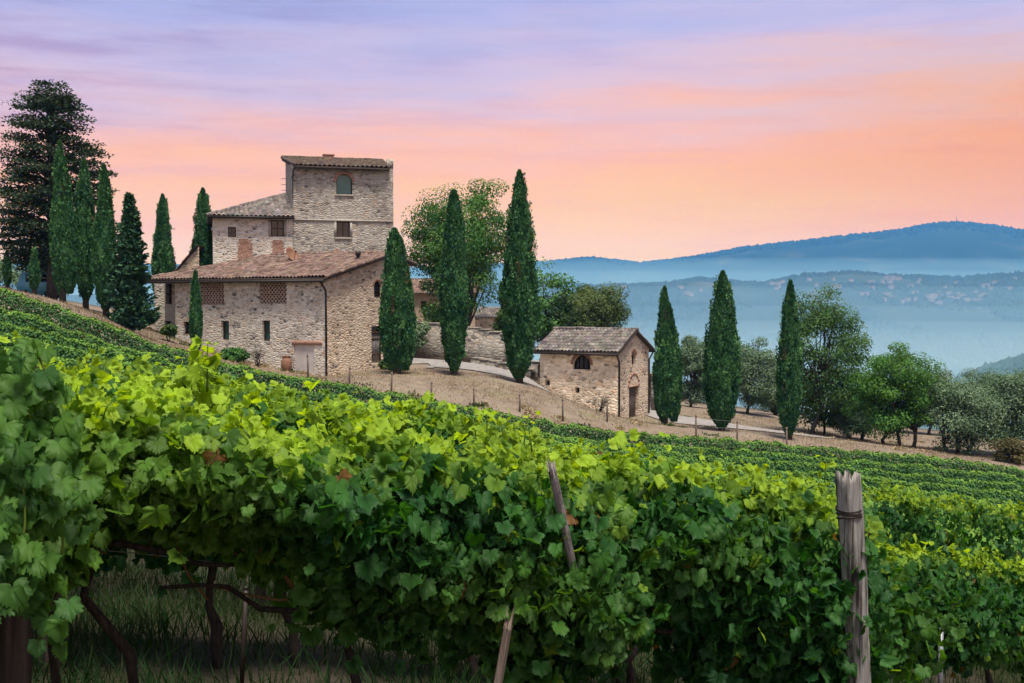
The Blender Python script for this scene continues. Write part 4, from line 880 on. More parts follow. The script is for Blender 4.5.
# ------------------------------------------------------------------ trees
def cypress(px, base_y, D, top_y, hw, label, seed, tops=((0, 1.0),), lift=0.25, group='cypresses around the house', col=((0.018, 0.075, 0.028), (0.085, 0.195, 0.068)), dens=1.0, wide=0.36, taper=0.78):
    rng = np.random.default_rng(seed)
    base = ground(px, D); zt = at(px, top_y, D)[2]; h = zt - base[2]; R = hw / F * D
    root = thing('cypress', base, label, 'tree', group)
    tk = MB(); lean = rng.normal(0, 0.05, 2)
    tk.tube([base + [0, 0, -0.3], base + [0, 0, h * 0.3], base + [lean[0], lean[1], h * 0.75]], [0.16 + R * 0.06, 0.12 + R * 0.04, 0.04], 8); tk.build('trunk', M['bark'], root)
    mb = MB()
    for (dx, hk) in tops:
        hh = h * hk; Rk = R * (1.0 if len(tops) == 1 else 0.70); ox = dx * R
        n = int(3900 * dens * hh * max(Rk, 0.35) ** 0.8)
        t = rng.uniform(0, 1, n) ** 1.05; phi = rng.uniform(0, 2 * pi, n)
        def prof(t): return 0.97 * Rk * (0.30 + 0.70 * sstep(-0.02, 0.09, t)) * (0.60 + 0.40 * sstep(0.0, wide, t)) * np.clip(np.minimum(1.0, (1 - t) / (1 - wide * 1.05)), 0, 1) ** taper
        low = 1 + 0.15 * vnoise(phi * 1.3 + seed, t * hh * 0.45, seed) + 0.16 * vnoise(phi * 3.5, t * hh * 1.1, seed + 3) + 0.08 * vnoise(phi * 7, t * hh * 2.6, seed + 4)
        dep = 1 - 0.42 * rng.uniform(0, 1, n) ** 2.2
        r = prof(t) * low * dep
        z0 = lift + t * (hh - lift - 0.1)
        P = np.c_[base[0] + ox * (0.4 + 0.6 * (1 - t)) + r * np.cos(phi), base[1] + r * np.sin(phi), base[2] + z0]
        rad = np.c_[np.cos(phi), np.sin(phi), np.zeros(n)]
        Tt = rad * rng.uniform(0.05, 0.55, n)[:, None] + np.array([0, 0, 1.0]) + rng.normal(0, 0.16, (n, 3)); Nn = rad + rng.normal(0, 0.45, (n, 3))
        r = r * np.where(rng.uniform(size=n) > 0.965, rng.uniform(1.05, 1.22, n), 1.0); P[:, 0] = base[0] + ox * (0.4 + 0.6 * (1 - t)) + r * np.cos(phi); P[:, 1] = base[1] + r * np.sin(phi)
        k = np.clip(rng.normal(0.35, 0.34, n) + 0.45 * vnoise(phi * 3, t * hh * 0.9, seed + 8), 0, 1.25)
        gap = vnoise(phi * 2.2 + seed, t * hh * 0.8, seed + 11) < -0.42; r = np.where(gap, r * 0.80, r); P[:, 0] = base[0] + ox * (0.4 + 0.6 * (1 - t)) + r * np.cos(phi); P[:, 1] = base[1] + r * np.sin(phi)
        c = blend(col[0], col[1], k)
        scatter(mb, P, Nn, Tt, rng.uniform(0.10, 0.22, n) * (0.70 + 0.2 * min(Rk, 1.5)), c, TUFT, rng)
        # upright sprays that break the outline
        npl = int(16 * hh * max(Rk, 0.4)); tp_ = rng.uniform(0.02, 0.93, npl); pp_ = rng.uniform(0, 2 * pi, npl); ln_ = rng.uniform(0.35, 1.25, npl) * (0.6 + 0.35 * min(Rk, 1.4)); m_ = 52; pi_ = np.repeat(np.arange(npl), m_); f = rng.uniform(0, 1, npl * m_)
        rr0 = (prof(tp_) * 0.96 + rng.uniform(-0.08, 0.17, npl) * Rk)[pi_] + rng.normal(0, 0.075, npl * m_) * (1 - 0.7 * f) * min(Rk, 1.0); da = rng.normal(0, 0.085, npl * m_) * (1 - 0.7 * f)
        Pq = np.c_[base[0] + ox * (0.4 + 0.6 * (1 - tp_[pi_])) + rr0 * np.cos(pp_[pi_]) - da * np.sin(pp_[pi_]), base[1] + rr0 * np.sin(pp_[pi_]) + da * np.cos(pp_[pi_]), base[2] + lift + tp_[pi_] * (hh - lift - 0.5) + f * ln_[pi_]]
        rd = np.c_[np.cos(pp_[pi_]), np.sin(pp_[pi_]), np.zeros(npl * m_)]
        brn = (rng.uniform(size=npl) < 0.025)[pi_]; kk_ = np.clip(rng.normal(0.45, 0.32, npl)[pi_] + 0.25 * f + rng.normal(0, 0.15, npl * m_), 0, 1.3)
        scatter(mb, Pq, rd + rng.normal(0, 0.5, Pq.shape), rd * 0.25 + np.array([0, 0, 1.0]) + rng.normal(0, 0.2, Pq.shape), rng.uniform(0.08, 0.18, npl * m_), np.where(brn[:, None], np.array([0.085, 0.075, 0.038]), blend(col[0], col[1], kk_)), TUFT, rng)
        # inner mass of twigs
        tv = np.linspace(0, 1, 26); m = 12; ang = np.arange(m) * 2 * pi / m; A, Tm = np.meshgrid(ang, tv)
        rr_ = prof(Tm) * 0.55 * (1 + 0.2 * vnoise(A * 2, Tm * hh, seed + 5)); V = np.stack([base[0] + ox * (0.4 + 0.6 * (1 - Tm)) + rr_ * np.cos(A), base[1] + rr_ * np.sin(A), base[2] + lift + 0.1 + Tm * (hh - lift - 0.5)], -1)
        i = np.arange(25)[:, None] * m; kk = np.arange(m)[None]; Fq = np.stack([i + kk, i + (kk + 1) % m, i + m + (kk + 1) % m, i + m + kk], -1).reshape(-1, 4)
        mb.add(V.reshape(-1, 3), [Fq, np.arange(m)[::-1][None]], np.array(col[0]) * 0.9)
    mb.build('crown', M['cypress'], root, tint=True)
    return root

CY = [(8, 291, 76, 250, 4, 'slim young cypress at the left edge of the photo beside the grey bushes', 0.3),
      (35, 300, 68, 247, 5, 'small slim cypress left of the tall cypress clump, in front of the pale blue van', 0.5),
      (63, 305, 62, 140, 13.5, 'tall dark cypress on the left of the clump beside the great conifer', 0.5),
      (86, 303, 65, 158, 11, 'cypress in the middle of the clump beside the great conifer', 0.7),
      (106, 314, 62, 164, 11.5, 'cypress on the right of the clump, next to the fir', 0.5),
      (164, 290, 86, 194, 11, 'cypress standing behind the left end of the low roof, right of the fir', 0.3),
      (204, 290, 84, 188, 13, 'cypress rising behind the low roof in front of the upper wing', 0.3),
      (196, 347, 62, 270, 6, 'thin young cypress close against the front wall of the house', 0.1),
      (397, 374, 63.5, 228, 18, 'broad twin-topped cypress at the gable end of the house', 0.15),
      (454, 377, 65.5, 190, 14, 'cypress in front of the airy tree, between house and tallest cypress', 0.2),
      (519.5, 383, 66, 170, 18.5, 'tallest cypress, beside the path left of the chapel', 0.2),
      (665, 426, 67.5, 286, 15, 'cypress with a second spike just right of the chapel', 0.2),
      (722.5, 432, 66, 271, 18, 'widest of the cypresses by the road right of the chapel', 0.2),
      (790, 439, 64, 280, 12.5, 'slender cypress in front of the tall sparse tree at the road bend', 0.2)]
for i, (px, by, D, ty, hw, lab, lf) in enumerate(CY):
    tops = ((0, 1.0),)
    if px == 397: tops = ((-0.30, 1.0), (0.24, 0.955), (0.40, 0.84), (-0.05, 0.90))
    if px == 665: tops = ((-0.08, 1.0), (0.62, 0.88))
    if px == 63: tops = ((-0.1, 1.0), (0.5, 0.9))
    cypress(px, by, D, ty, hw, lab, 100 + i, tops, lf, dens=1.25 if px > 150 else 1.0, wide=0.34 if px < 150 else 0.38, taper=0.46 if px in (397, 454) else 0.66)

def limb(mb, a, b, r0, r1, rng, bend=0.12, n=5):
    a = np.array(a); b = np.array(b); L = np.linalg.norm(b - a); t = np.linspace(0, 1, n)[:, None]
    P = a + (b - a) * t + rng.normal(0, bend * L * 0.35, (n, 3)) * np.sin(pi * t); mb.tube(P, np.linspace(r0, r1, n), 6); return P
def broadleaf(px, D, cx, cy_, rx, ry, label, seed, cols, n_clump=60, per=110, leaf=0.17, clump=0.2, trunk_px=None, mat='broadleaf', name='broadleaf_tree', group=None, trunks=1, cat='tree', shape=1.0, flat=0.75, trunk_r=0.2, spread=0.35, inner=0.25):
    """crown ellipsoid centred on image point cx,cy_ (radii rx, ry in pixels), stem from the ground at px"""
    rng = np.random.default_rng(seed); k = D / F; base = ground(px, D); cen = at(cx, cy_, D); Rx, Rz = rx * k, ry * k; Ry = Rx * 0.9
    root = thing(name, base, label, cat, group)
    d = rnd_dir(rng, n_clump); rad = rng.uniform(inner, 1, n_clump) ** (1 / 2.2)
    cl = cen + d * rad[:, None] * np.array([Rx, Ry, Rz]) * (1 + 0.16 * rng.normal(size=(n_clump, 1)))
    cl[:, 2] = np.maximum(cl[:, 2], base[2] + 0.5 * min(1.0, Rz))
    tb = MB()
    for s in range(trunks):
        o = np.array([(s - (trunks - 1) / 2) * spread * 2, rng.normal(0, 0.2), 0]) if trunks > 1 else np.zeros(3)
        b0 = base + o + [0, 0, -0.3]; top = cen + np.array([o[0] * 1.5 + rng.normal(0, 0.2), o[1], -Rz * 0.35]); P = limb(tb, b0, top, trunk_r, trunk_r * 0.55, rng, 0.12, 6)
        mine = [c for j, c in enumerate(cl) if j % trunks == s]
        rng.shuffle(mine)
        for c in mine[:max(6, len(mine) // 2)]: 
            st = P[rng.integers(2, 6)]; limb(tb, st, c, trunk_r * 0.35, 0.02, rng, 0.25, 4)
    tb.build('trunk', M['bark'], root, smooth=True)
    mb = MB(); sig = clump * min(Rx, Rz)
    n = n_clump * per; ci = np.repeat(np.arange(n_clump), per); q = rng.normal(0, 1, (n, 3)); q /= np.maximum(1, np.linalg.norm(q, axis=1)[:, None] / 1.7)
    P = cl[ci] + q * sig * np.array([1.15, 1.15, flat]) * rng.uniform(0.7, 1.3, (n_clump, 1))[ci]
    P[:, 2] = np.maximum(P[:, 2], base[2] + 0.1)
    Nn = q * 0.7 + np.array([0, 0, 0.9]) + rng.normal(0, 0.5, (n, 3)); T = q + np.array([0, 0, -0.5]) + rng.normal(0, 0.6, (n, 3))
    tone = np.clip(rng.normal(0.5, 0.22, n_clump)[ci] + rng.normal(0, 0.2, n), 0, 1)
    scatter(mb, P, Nn, T, rng.uniform(0.6, 1.25, n) * leaf, blend(cols[0], cols[1], tone), BLADE, rng)
    mb.build('crown', M[mat], root, tint=True); return root
G_DARK = ((0.034, 0.080, 0.024), (0.10, 0.165, 0.045)); G_MID = ((0.034, 0.108, 0.026), (0.098, 0.21, 0.052)); G_OLIVE = ((0.070, 0.125, 0.066), (0.17, 0.24, 0.14)); G_BRIGHT = ((0.034, 0.105, 0.022), (0.095, 0.21, 0.036))
broadleaf(476, 86, 459, 249, 45, 56, 'tall airy walnut tree behind the two cypresses left of the chapel', 31, G_MID, 120, 330, 0.155, 0.15, trunk_r=0.26)
broadleaf(540, 96, 545, 305, 30, 38, 'loose green tree just right of the tallest cypress', 32, G_MID, 45, 90, 0.24, 0.2, trunk_r=0.2)
broadleaf(585, 97, 588, 312, 42, 27, 'dense rounded dark green tree behind the chapel roof', 33, ((0.035, 0.075, 0.026), (0.11, 0.145, 0.05)), 90, 330, 0.15, 0.2, trunk_r=0.22)
broadleaf(428, 93, 430, 330, 20, 26, 'small shrub-like tree behind the broad twin-topped cypress', 34, G_MID, 26, 90, 0.22, 0.24, trunk_r=0.1)
broadleaf(812, 77, 822, 352, 43, 60, 'tall sparse deciduous tree behind the slender cypress', 35, ((0.034, 0.09, 0.028), (0.10, 0.18, 0.055)), 105, 230, 0.14, 0.14, trunk_r=0.17, flat=0.9)
broadleaf(820, 80, 822, 398, 30, 30, 'small tree with leaning stems between the slender cypress and the bright green tree', 36, G_DARK, 40, 95, 0.2, 0.22, trunks=2, trunk_r=0.1)
broadleaf(900, 73, 898, 392, 37, 42, 'bright green rounded tree with three dark stems near the field edge', 37, G_BRIGHT, 100, 330, 0.13, 0.17, trunks=3, trunk_r=0.13, spread=0.42)
OL = [(690, 93, 693, 368, 20, 33, 'olive tree between the twin-spiked and the widest cypress', 1), (748, 90, 755, 374, 24, 34, 'olive tree with leaning trunk between the widest and the slender cypress', 1),
      (856, 78, 856, 410, 20, 27, 'small grey olive just left of the bright green tree', 2), (960, 73, 962, 414, 34, 34, 'big olive with forked stems right of the bright green tree', 3),
      (1012, 74, 1014, 408, 32, 36, 'olive at the right edge of the photo behind the rusty bush', 2), (930, 92, 932, 398, 26, 24, 'olive behind the bright green tree, towards the misty valley', 1),
      (985, 98, 985, 398, 24, 22, 'farther olive between the two big olives at right', 1), (1040, 96, 1036, 400, 30, 26, 'olive cut by the right edge of the photo', 1), (775, 97, 778, 390, 18, 24, 'low olive half hidden by the slender cypress', 1)]
for i, (px, D, cx, cyy, rx, ry, lab, tn) in enumerate(OL):
    broadleaf(px, D, cx, cyy, rx, ry, lab, 60 + i, G_OLIVE, 64, 330, 0.125, 0.22, mat='olive_leaf', name='olive_tree', group='olive trees beyond the road', trunks=tn, trunk_r=0.14, spread=0.3)
BU = [(446, 88, 446, 318, 14, 13, 'leafy green shrub above the retaining wall behind the second cypress', G_MID), (505, 86, 503, 322, 9, 12, 'shrub at the right end of the retaining wall beside the tallest cypress', G_DARK), (1012, 70, 1012, 453, 17, 13, 'rusty olive-brown bush at the right end of the field', ((0.05, 0.055, 0.02), (0.12, 0.10, 0.04))), (22, 80, 24, 278, 22, 17, 'grey green bush behind the small cypresses at far left', G_OLIVE),
      (48, 82, 52, 283, 15, 14, 'pale green bush behind the tall cypress clump', G_OLIVE), (-10, 82, -8, 276, 18, 18, 'bush at the left edge of the photo', G_OLIVE), (233, 64.5, 234, 357, 12, 8, 'weedy green shrub at the foot of the front wall, right of the thin cypress', G_MID),
      (386, 66.5, 386, 366, 4, 5, 'small dark shrub beside the gable door', G_DARK), (170, 66, 168, 330, 7, 4, 'low dark shrub under the porch at the left end of the house', G_DARK), (540, 98, 552, 333, 22, 14, 'low bushes behind the left end of the chapel', G_DARK),
      (415, 82, 418, 338, 9, 14, 'pale shrub beside the retaining wall next to the broad cypress', G_OLIVE), (120, 70, 122, 322, 9, 8, 'small bush left of the fir', G_DARK), (838, 88, 842, 415, 16, 14, 'low bush under the sparse tree', G_DARK), (700, 104, 702, 388, 22, 12, 'low scrub behind the olives', G_OLIVE),
      (880, 94, 884, 412, 24, 16, 'scrub behind the bright green tree', G_OLIVE), (960, 104, 962, 400, 40, 16, 'far line of scrub beyond the olives', G_OLIVE), (1030, 104, 1030, 396, 30, 18, 'scrub at the right edge towards the valley', G_OLIVE)]
for i, (px, D, cx, cyy, rx, ry, lab, cs) in enumerate(BU):
    broadleaf(px, D, cx, cyy, rx, ry, lab, 90 + i, cs, 26, 90, 0.16, 0.3, name='bush', cat='bush', trunks=1, trunk_r=0.05, mat='broadleaf', inner=0.0)

def great_conifer():
    rng = np.random.default_rng(5); base = ground(52, 72); k = 72 / F; zt = at(48, 82, 72)[2]; h = zt - base[2]
    root = thing('conifer_tree', base, 'great dark conifer with a broad ragged crown, tallest tree at the left', 'tree')
    tb = MB(); tops = [(at(40, 92, 72), 1.0), (at(60, 90, 72), 0.97)]
    tb.tube([base + [0, 0, -0.4], base + [0.1, 0, h * 0.4], at(50, 130, 72), at(48, 90, 72)], [0.34, 0.27, 0.15, 0.04], 10)
    mb = MB(); cl = []; sz = []
    outline = [(84, 40, 58), (95, 30, 70), (110, 22, 76), (127, 16, 78), (144, 10, 84), (165, 4, 88), (185, -3, 90), (210, -6, 88), (235, -2, 78), (252, 10, 62), (262, 22, 50)]
    ys = np.array([o[0] for o in outline]); x0 = np.array([o[1] for o in outline]); x1 = np.array([o[2] for o in outline])
    for i in range(330):
        y = 84 + 178 * rng.uniform(0, 1) ** 0.85; y = 84 + round((y - 84) / 10.5) * 10.5 + rng.normal(0, 3.0) + 2; a, b = np.interp(y, ys, x0), np.interp(y, ys, x1); m = (a + b) / 2; hw = (b - a) / 2
        ph = rng.uniform(0, 2 * pi); rr_ = hw * rng.uniform(0.2, 1.05) ** 0.6
        P = at(m + rr_ * cos(ph), y, 72) + np.array([0, rr_ * k * sin(ph), 0]); P[1] = max(P[1], 66.5); cl.append(P); sz.append(rng.uniform(0.35, 0.85))
        if i % 2 == 0:
            sp = at(50, min(262, y + 14), 72); tb.tube([sp, (sp + P) / 2 + [0, 0, 0.15], P], [0.07, 0.05, 0.02], 5)
    for i in range(45):      # the second, lower head behind
        y = rng.uniform(148, 235); P = at(rng.uniform(84, 104) - (y < 160) * 3, y, 76) + np.array([0, rng.normal(0, 0.8), 0]); cl.append(P); sz.append(rng.uniform(0.4, 0.8))
    cl = np.array(cl); sz = np.array(sz); per = 150; n = len(cl) * per; ci = np.repeat(np.arange(len(cl)), per)
    q = rng.normal(0, 1, (n, 3)); q /= np.maximum(1, np.linalg.norm(q, axis=1)[:, None] / 1.8)
    P = cl[ci] + q * sz[ci][:, None] * np.array([0.80, 0.80, 0.17]); T = q * np.array([1, 1, 0.3]) + rng.normal(0, 0.4, (n, 3)) + np.array([0, 0, 0.2]); Nn = np.array([0, 0, 1.0]) + rng.normal(0, 0.5, (n, 3))
    scatter(mb, P, Nn, T, rng.uniform(0.10, 0.24, n), blend((0.022, 0.042, 0.024), (0.058, 0.084, 0.044), np.clip(rng.normal(.4, .3, n), 0, 1)), TUFT, rng)
    tb.build('trunk', M['bark'], root, smooth=True); mb.build('crown', M['conifer'], root, tint=True)
great_conifer()
def fir():
    rng = np.random.default_rng(8); D = 61.5; base = ground(131, D); zt = at(131, 194, D)[2]; h = zt - base[2]; k = D / F
    root = thing('fir_tree', base, 'bushy fir with long upswept branches at the left end of the house', 'tree')
    tb = MB(); tb.tube([base + [0, 0, -0.3], base + [0, 0, h * 0.5], base + [0, 0, h * 0.98]], [0.2, 0.13, 0.02], 8); mb = MB(); P = []; T = []; Sx = []
    for i in range(250):
        t = rng.uniform(0.0, 1) ** 1.15; z = 0.15 + t * (h - 0.35); ph = rng.uniform(0, 2 * pi)
        R = float(np.interp(t, [0, 0.12, 0.35, 0.5, 0.62, 0.8, 1], [23, 25, 19, 15, 13, 8, 1.5])) * k * rng.uniform(0.75, 1.15)
        a = base + [0, 0, z]; d = np.array([cos(ph), sin(ph), 0]); b = a + d * R + np.array([0, 0, 0.18 * R + 0.10]); c = a + d * R * 0.6 + np.array([0, 0, -0.06 * R])
        tb.tube([a, c, b], [0.03, 0.022, 0.008], 5); m = int(10 + 42 * R)
        f = rng.uniform(0.1, 1, m)[:, None]; Q = (1 - f) ** 2 * a + 2 * f * (1 - f) * c + f * f * b; side = np.cross(d, [0, 0, 1.0]); w = (1 - f * 0.75) * 0.30
        P.append(Q + side * rng.uniform(-1, 1, (m, 1)) * w * 0.5 + rng.normal(0, 0.03, (m, 3))); T.append(d * 0.9 + side * rng.normal(0, 0.8, (m, 1)) + np.array([0, 0, 0.30])); Sx.append(rng.uniform(0.14, 0.30, m))
    P = np.concatenate(P); T = np.concatenate(T); Sx = np.concatenate(Sx); n = len(P)
    scatter(mb, P, np.array([0, 0, 1.0]) + rng.normal(0, 0.45, (n, 3)), T, Sx, blend((0.022, 0.065, 0.034), (0.060, 0.135, 0.062), np.clip(rng.normal(.4, .3, n), 0, 1)), TUFT, rng)
    # dense middle of the upper spire
    m = 2600; t = rng.uniform(0.05, 1, m); ph = rng.uniform(0, 2 * pi, m); R = np.interp(t, [0, 0.12, 0.35, 0.6, 0.8, 1], [17, 16, 12, 10, 7, 0.8]) * k * rng.uniform(0.5, 1, m)
    Q = np.c_[base[0] + R * np.cos(ph), base[1] + R * np.sin(ph), base[2] + 0.1 + t * (h - 0.2)]; rad = np.c_[np.cos(ph), np.sin(ph), np.full(m, 0.9)]
    scatter(mb, Q, rad + rng.normal(0, 0.5, (m, 3)), rad + rng.normal(0, 0.3, (m, 3)), rng.uniform(0.2, 0.36, m), blend((0.022, 0.065, 0.034), (0.058, 0.13, 0.058), np.clip(rng.normal(.4, .3, m), 0, 1)), TUFT, rng)
    tb.build('trunk', M['bark'], root); mb.build('crown', M['conifer'], root, tint=True)
fir()
def bare_shrub():
    rng = np.random.default_rng(3)
    for px, D, hh, lab in ((257, 63.8, 1.1, 'leafless grey shrub against the front wall left of the terracotta jar'), (601, 66.0, 1.0, 'bare wiry shrub on the bank below the chapel')):
        b = ground(px, D); root = thing('bare_shrub', b, lab, 'shrub'); mb = MB()
        for i in range(16):
            e = b + np.array([rng.normal(0, 0.3), rng.normal(0, 0.2), hh * rng.uniform(0.6, 1)]); P = limb(mb, b + rng.normal(0, 0.05, 3), e, 0.022, 0.006, rng, 0.2, 4)
            for j in range(3): limb(mb, P[2], e + rng.normal(0, 0.22, 3), 0.01, 0.004, rng, 0.2, 3)
        mb.build('stems', M['bark'], root)
bare_shrub()

# ------------------------------------------------------------------ parked van far left
def van():
    base = ground(40, 74); base[2] -= 0.02; root = thing('parked_van', base, 'pale blue van parked among the cypresses at the far left', 'van'); u = np.array([1.0, 0.12]); u /= np.linalg.norm(u)
    fr = Frame(base[:2], u, np.array([u[1], -u[0]])); z = base[2]
    prof = [(-1.15, 0.30), (-1.2, 0.95), (-1.12, 1.08), (-0.92, 1.66), (-0.8, 1.74), (1.12, 1.78), (1.22, 1.66), (1.25, 0.30)]
    V = [fr.P(a, z + h, o) for o in (0.8, -0.8) for a, h in prof]; n = len(prof)
    mb = MB().add(V, [np.arange(n)[None], np.arange(2 * n - 1, n - 1, -1)[None], np.array([[i, i + n, (i + 1) % n + n, (i + 1) % n] for i in range(n)])]); body = mb.build('body', M['van_paint'], root)
    for a0, a1 in ((-0.62, 0.0), (0.15, 1.0)):
        w = MB(); fr.box(w, a0, a1, z + 1.12, z + 1.6, 0.802, 0.815); w.build('window', M['pane_dark'], root)
    for a in (-0.7, 0.8):
        for o in (0.72, -0.72):
            c = fr.P(a, z + 0.3, o); ax = np.array([*fr.n[:2], 0]); wm = MB(); wm.tube([c - ax * 0.09, c + ax * 0.1], 0.3, 16); w = wm.build('wheel', M['tyre'], root); rm = MB(); rm.tube([c + ax * 0.1, c + ax * 0.112], 0.17, 12); rm.build('rim', M['zinc'], w)
    l = MB(); fr.box(l, -1.23, -1.17, z + 0.75, z + 0.9, 0.4, 0.68); l.build('headlight', M['plaster'], root)
van()

# ------------------------------------------------------------------ fence stakes along the bank
FP = [(308, 60.5, 354, 'stake in front of the whitewashed doorway'), (349, 58.8, 366, 'stake right of the downpipe, before the gable wall'), (391, 58.2, 372, 'stake below the broad twin-topped cypress'), (431, 57.8, 381, 'stake on the bank below the path, left of the second cypress'), (474, 57.8, 387, 'stake on the bank below the second cypress'),
      (520, 58.2, 393, 'stake on the bank below the tallest cypress'), (563, 59, 398, 'stake left of the chapel bank'), (607.5, 62, 399, 'stake before the chapel drainpipe'), (697, 60.5, 414, 'stake between the twin-spiked and widest cypress'), (738, 60, 420, 'stake right of the widest cypress'), (788, 59.5, 427, 'stake at the foot of the slender cypress')]
tops = []
for i, (px, D, ty, lab) in enumerate(FP):
    b = ground(px, D); z = max(at(px, ty, D)[2], b[2] + 0.9); tp = np.array([b[0] + random.uniform(-.05, .05), b[1], z]); tops.append(tp)
    mb = MB(); mb.tube([b + [0, 0, -0.4], (b + tp) / 2, tp], [0.055, 0.05, 0.042], 7); mb.tube([tp - [0, 0, 0.12], tp - [0, 0, 0.09]], 0.06, 7)
    tag(mb.build('fence_post', M['old_wood'], base=b), 'thin wooden fence ' + lab, 'fence post', 'fence stakes along the bank')
for i0, i1 in ((0, 8), (8, 11)):
    mb = MB()
    for dz in (0.10, 0.5):
        for a, b in zip(tops[i0:i1 - 1], tops[i0 + 1:i1]):
            mid = (a + b) / 2; mb.tube([a - [0, 0, dz], mid - [0, 0, dz + 0.06], b - [0, 0, dz]], 0.006, 4)
    tag(mb.build('fence_wire', M['zinc'], base=tops[i0]), 'thin wire strung between the stakes ' + ('below the house and path' if i0 == 0 else 'beside the gravel road'), 'wire')

# ------------------------------------------------------------------ vineyard rows far and middle
def far_row(j):
    rng = np.random.default_rng(300 + j); D0 = 54.0 - 3.9 * j; k = 0.2 + 0.04 * j
    xl, xr = -0.50 * D0 / (1 + 0.5 * k) - 1, 0.52 * D0 / (1 - 0.5 * k) + 2
    L = (xr - xl) * sqrt(1 + k * k); seen = j <= 8
    n = int(L * (850 if seen else 120)); X = rng.uniform(xl, xr, n); Y = D0 + k * X; tn = np.array([1, k]) / sqrt(1 + k * k); nn = np.array([k, -1]) / sqrt(1 + k * k)
    X0 = np.array([xl, xr])
    ph = rng.uniform(0, 2 * pi, n); t = rng.uniform(0, 1, n); htop = 1.42 + 0.10 * vnoise(X * 1.3, X * 0 + j, 7) + 0.06 * vnoise(X * 4, X * 0 + j, 8)
    hh = 0.15 + (htop - 0.15) * t ** 0.55; w = (0.31 - 0.20 * t ** 3) * (1 + 0.25 * vnoise(X * 2, hh * 2, j)) * rng.choice([-1, 1], n) * rng.uniform(0.4, 1, n)
    x = X + nn[0] * w; y = Y + nn[1] * w; z = H(x, y) + hh
    out_ = np.c_[nn[0] * np.sign(w), nn[1] * np.sign(w), np.full(n, 0.6) + t]; Nn = out_ + rng.normal(0, 0.55, (n, 3)); T = out_ * np.array([1, 1, 0]) + np.array([0, 0, -0.8]) + rng.normal(0, 0.5, (n, 3))
    young = np.clip((t - 0.74) * 2.6 + rng.normal(0, 0.22, n), 0, 1)  # crest leaves tinted young yellow-green; lit top edges painted in as well
    c = blend(blend((0.026, 0.085, 0.025), (0.055, 0.145, 0.036), rng.uniform(0, 1, n)), (0.17, 0.31, 0.035), young)
    mb = MB(); scatter(mb, np.c_[x, y, z], Nn, T, rng.uniform(0.07, 0.13, n) * (1.0 if seen else 1.8), c, BLADE if D0 > 20 else VT2, rng)
    base = np.array([0, D0, Hs(0, D0)]); root = thing('vine_row', base, ROWLAB(j), 'vine row', 'rows of vines across the field')
    mb.build('foliage', M['far_vine'], root, tint=True)
ORD = ['outermost', 'second outermost', 'third outermost', 'fourth outermost', 'fifth outermost', 'sixth outermost', 'seventh outermost', 'eighth outermost', 'ninth outermost']
def ROWLAB(j):
    return ('%s vine row of the far field, counted from the dry bank below the house' % ORD[j]) if j < 9 else 'clipped vine row in the dip between the near vines and the far field'
for j in range(0, 11): far_row(j)

# ------------------------------------------------------------------ foreground vines
def line_x(px, D0, k): a = (px - 512) / F; D = D0 / (1 - k * a); return a * D, D
class Row:
    def __init__(s, D0, k, top, bot): 
        s.D0, s.k, s.low = D0, k, 0.06; s.tn = np.array([1, k]) / sqrt(1 + k * k); s.nn = np.array([k, -1]) / sqrt(1 + k * k)
        def conv(l): 
            r = []
            for px, py in l: x, D = line_x(px, D0, k); r.append((x, at(px, py, D)[2]))
            return sorted(r)
        s.top_, s.bot_ = conv(top), conv(bot)
    def y(s, x): return s.D0 + s.k * x
    def top(s, x): return lerp(x, s.top_) - s.low - 0.055 * sstep(0.0, 0.9, x) - (0.085 if s.k > 0.6 else 0.05) * sstep(-0.35, -0.95, x)
    def bot(s, x): return lerp(x, s.bot_) + (0.05 if s.k > 0.6 else 0.0) * sstep(-0.55, -0.8, x)
ROW1 = Row(3.95, 0.66, [(-420, 300), (-60, 330), (40, 345), (120, 362), (180, 375), (240, 395), (300, 412), (360, 424), (430, 432), (480, 432), (520, 428), (570, 446), (650, 455), (720, 460), (800, 472), (850, 482), (880, 490)],
           [(-420, 620), (-60, 640), (50, 600), (80, 540), (200, 548), (260, 590), (320, 640), (560, 665), (610, 590), (640, 560), (680, 680), (760, 720), (880, 735)])
ROW2 = Row(6.3, 0.55, [(-420, 300), (0, 352), (100, 356), (200, 372), (300, 388), (360, 396), (420, 408), (480, 415), (560, 440), (650, 465), (780, 498), (865, 520), (925, 536), (1024, 554), (1250, 600)],
           [(-420, 520), (0, 540), (150, 548), (300, 560), (420, 580), (600, 610), (760, 640), (1024, 660), (1250, 690)])
ROW3 = Row(8.9, 0.5, [(-420, 305), (0, 345), (100, 352), (200, 376), (300, 392), (420, 410), (560, 440), (700, 458), (865, 476), (940, 486), (1024, 498), (1250, 525)],
           [(-420, 480), (0, 500), (300, 520), (600, 560), (865, 600), (1024, 620), (1250, 640)])
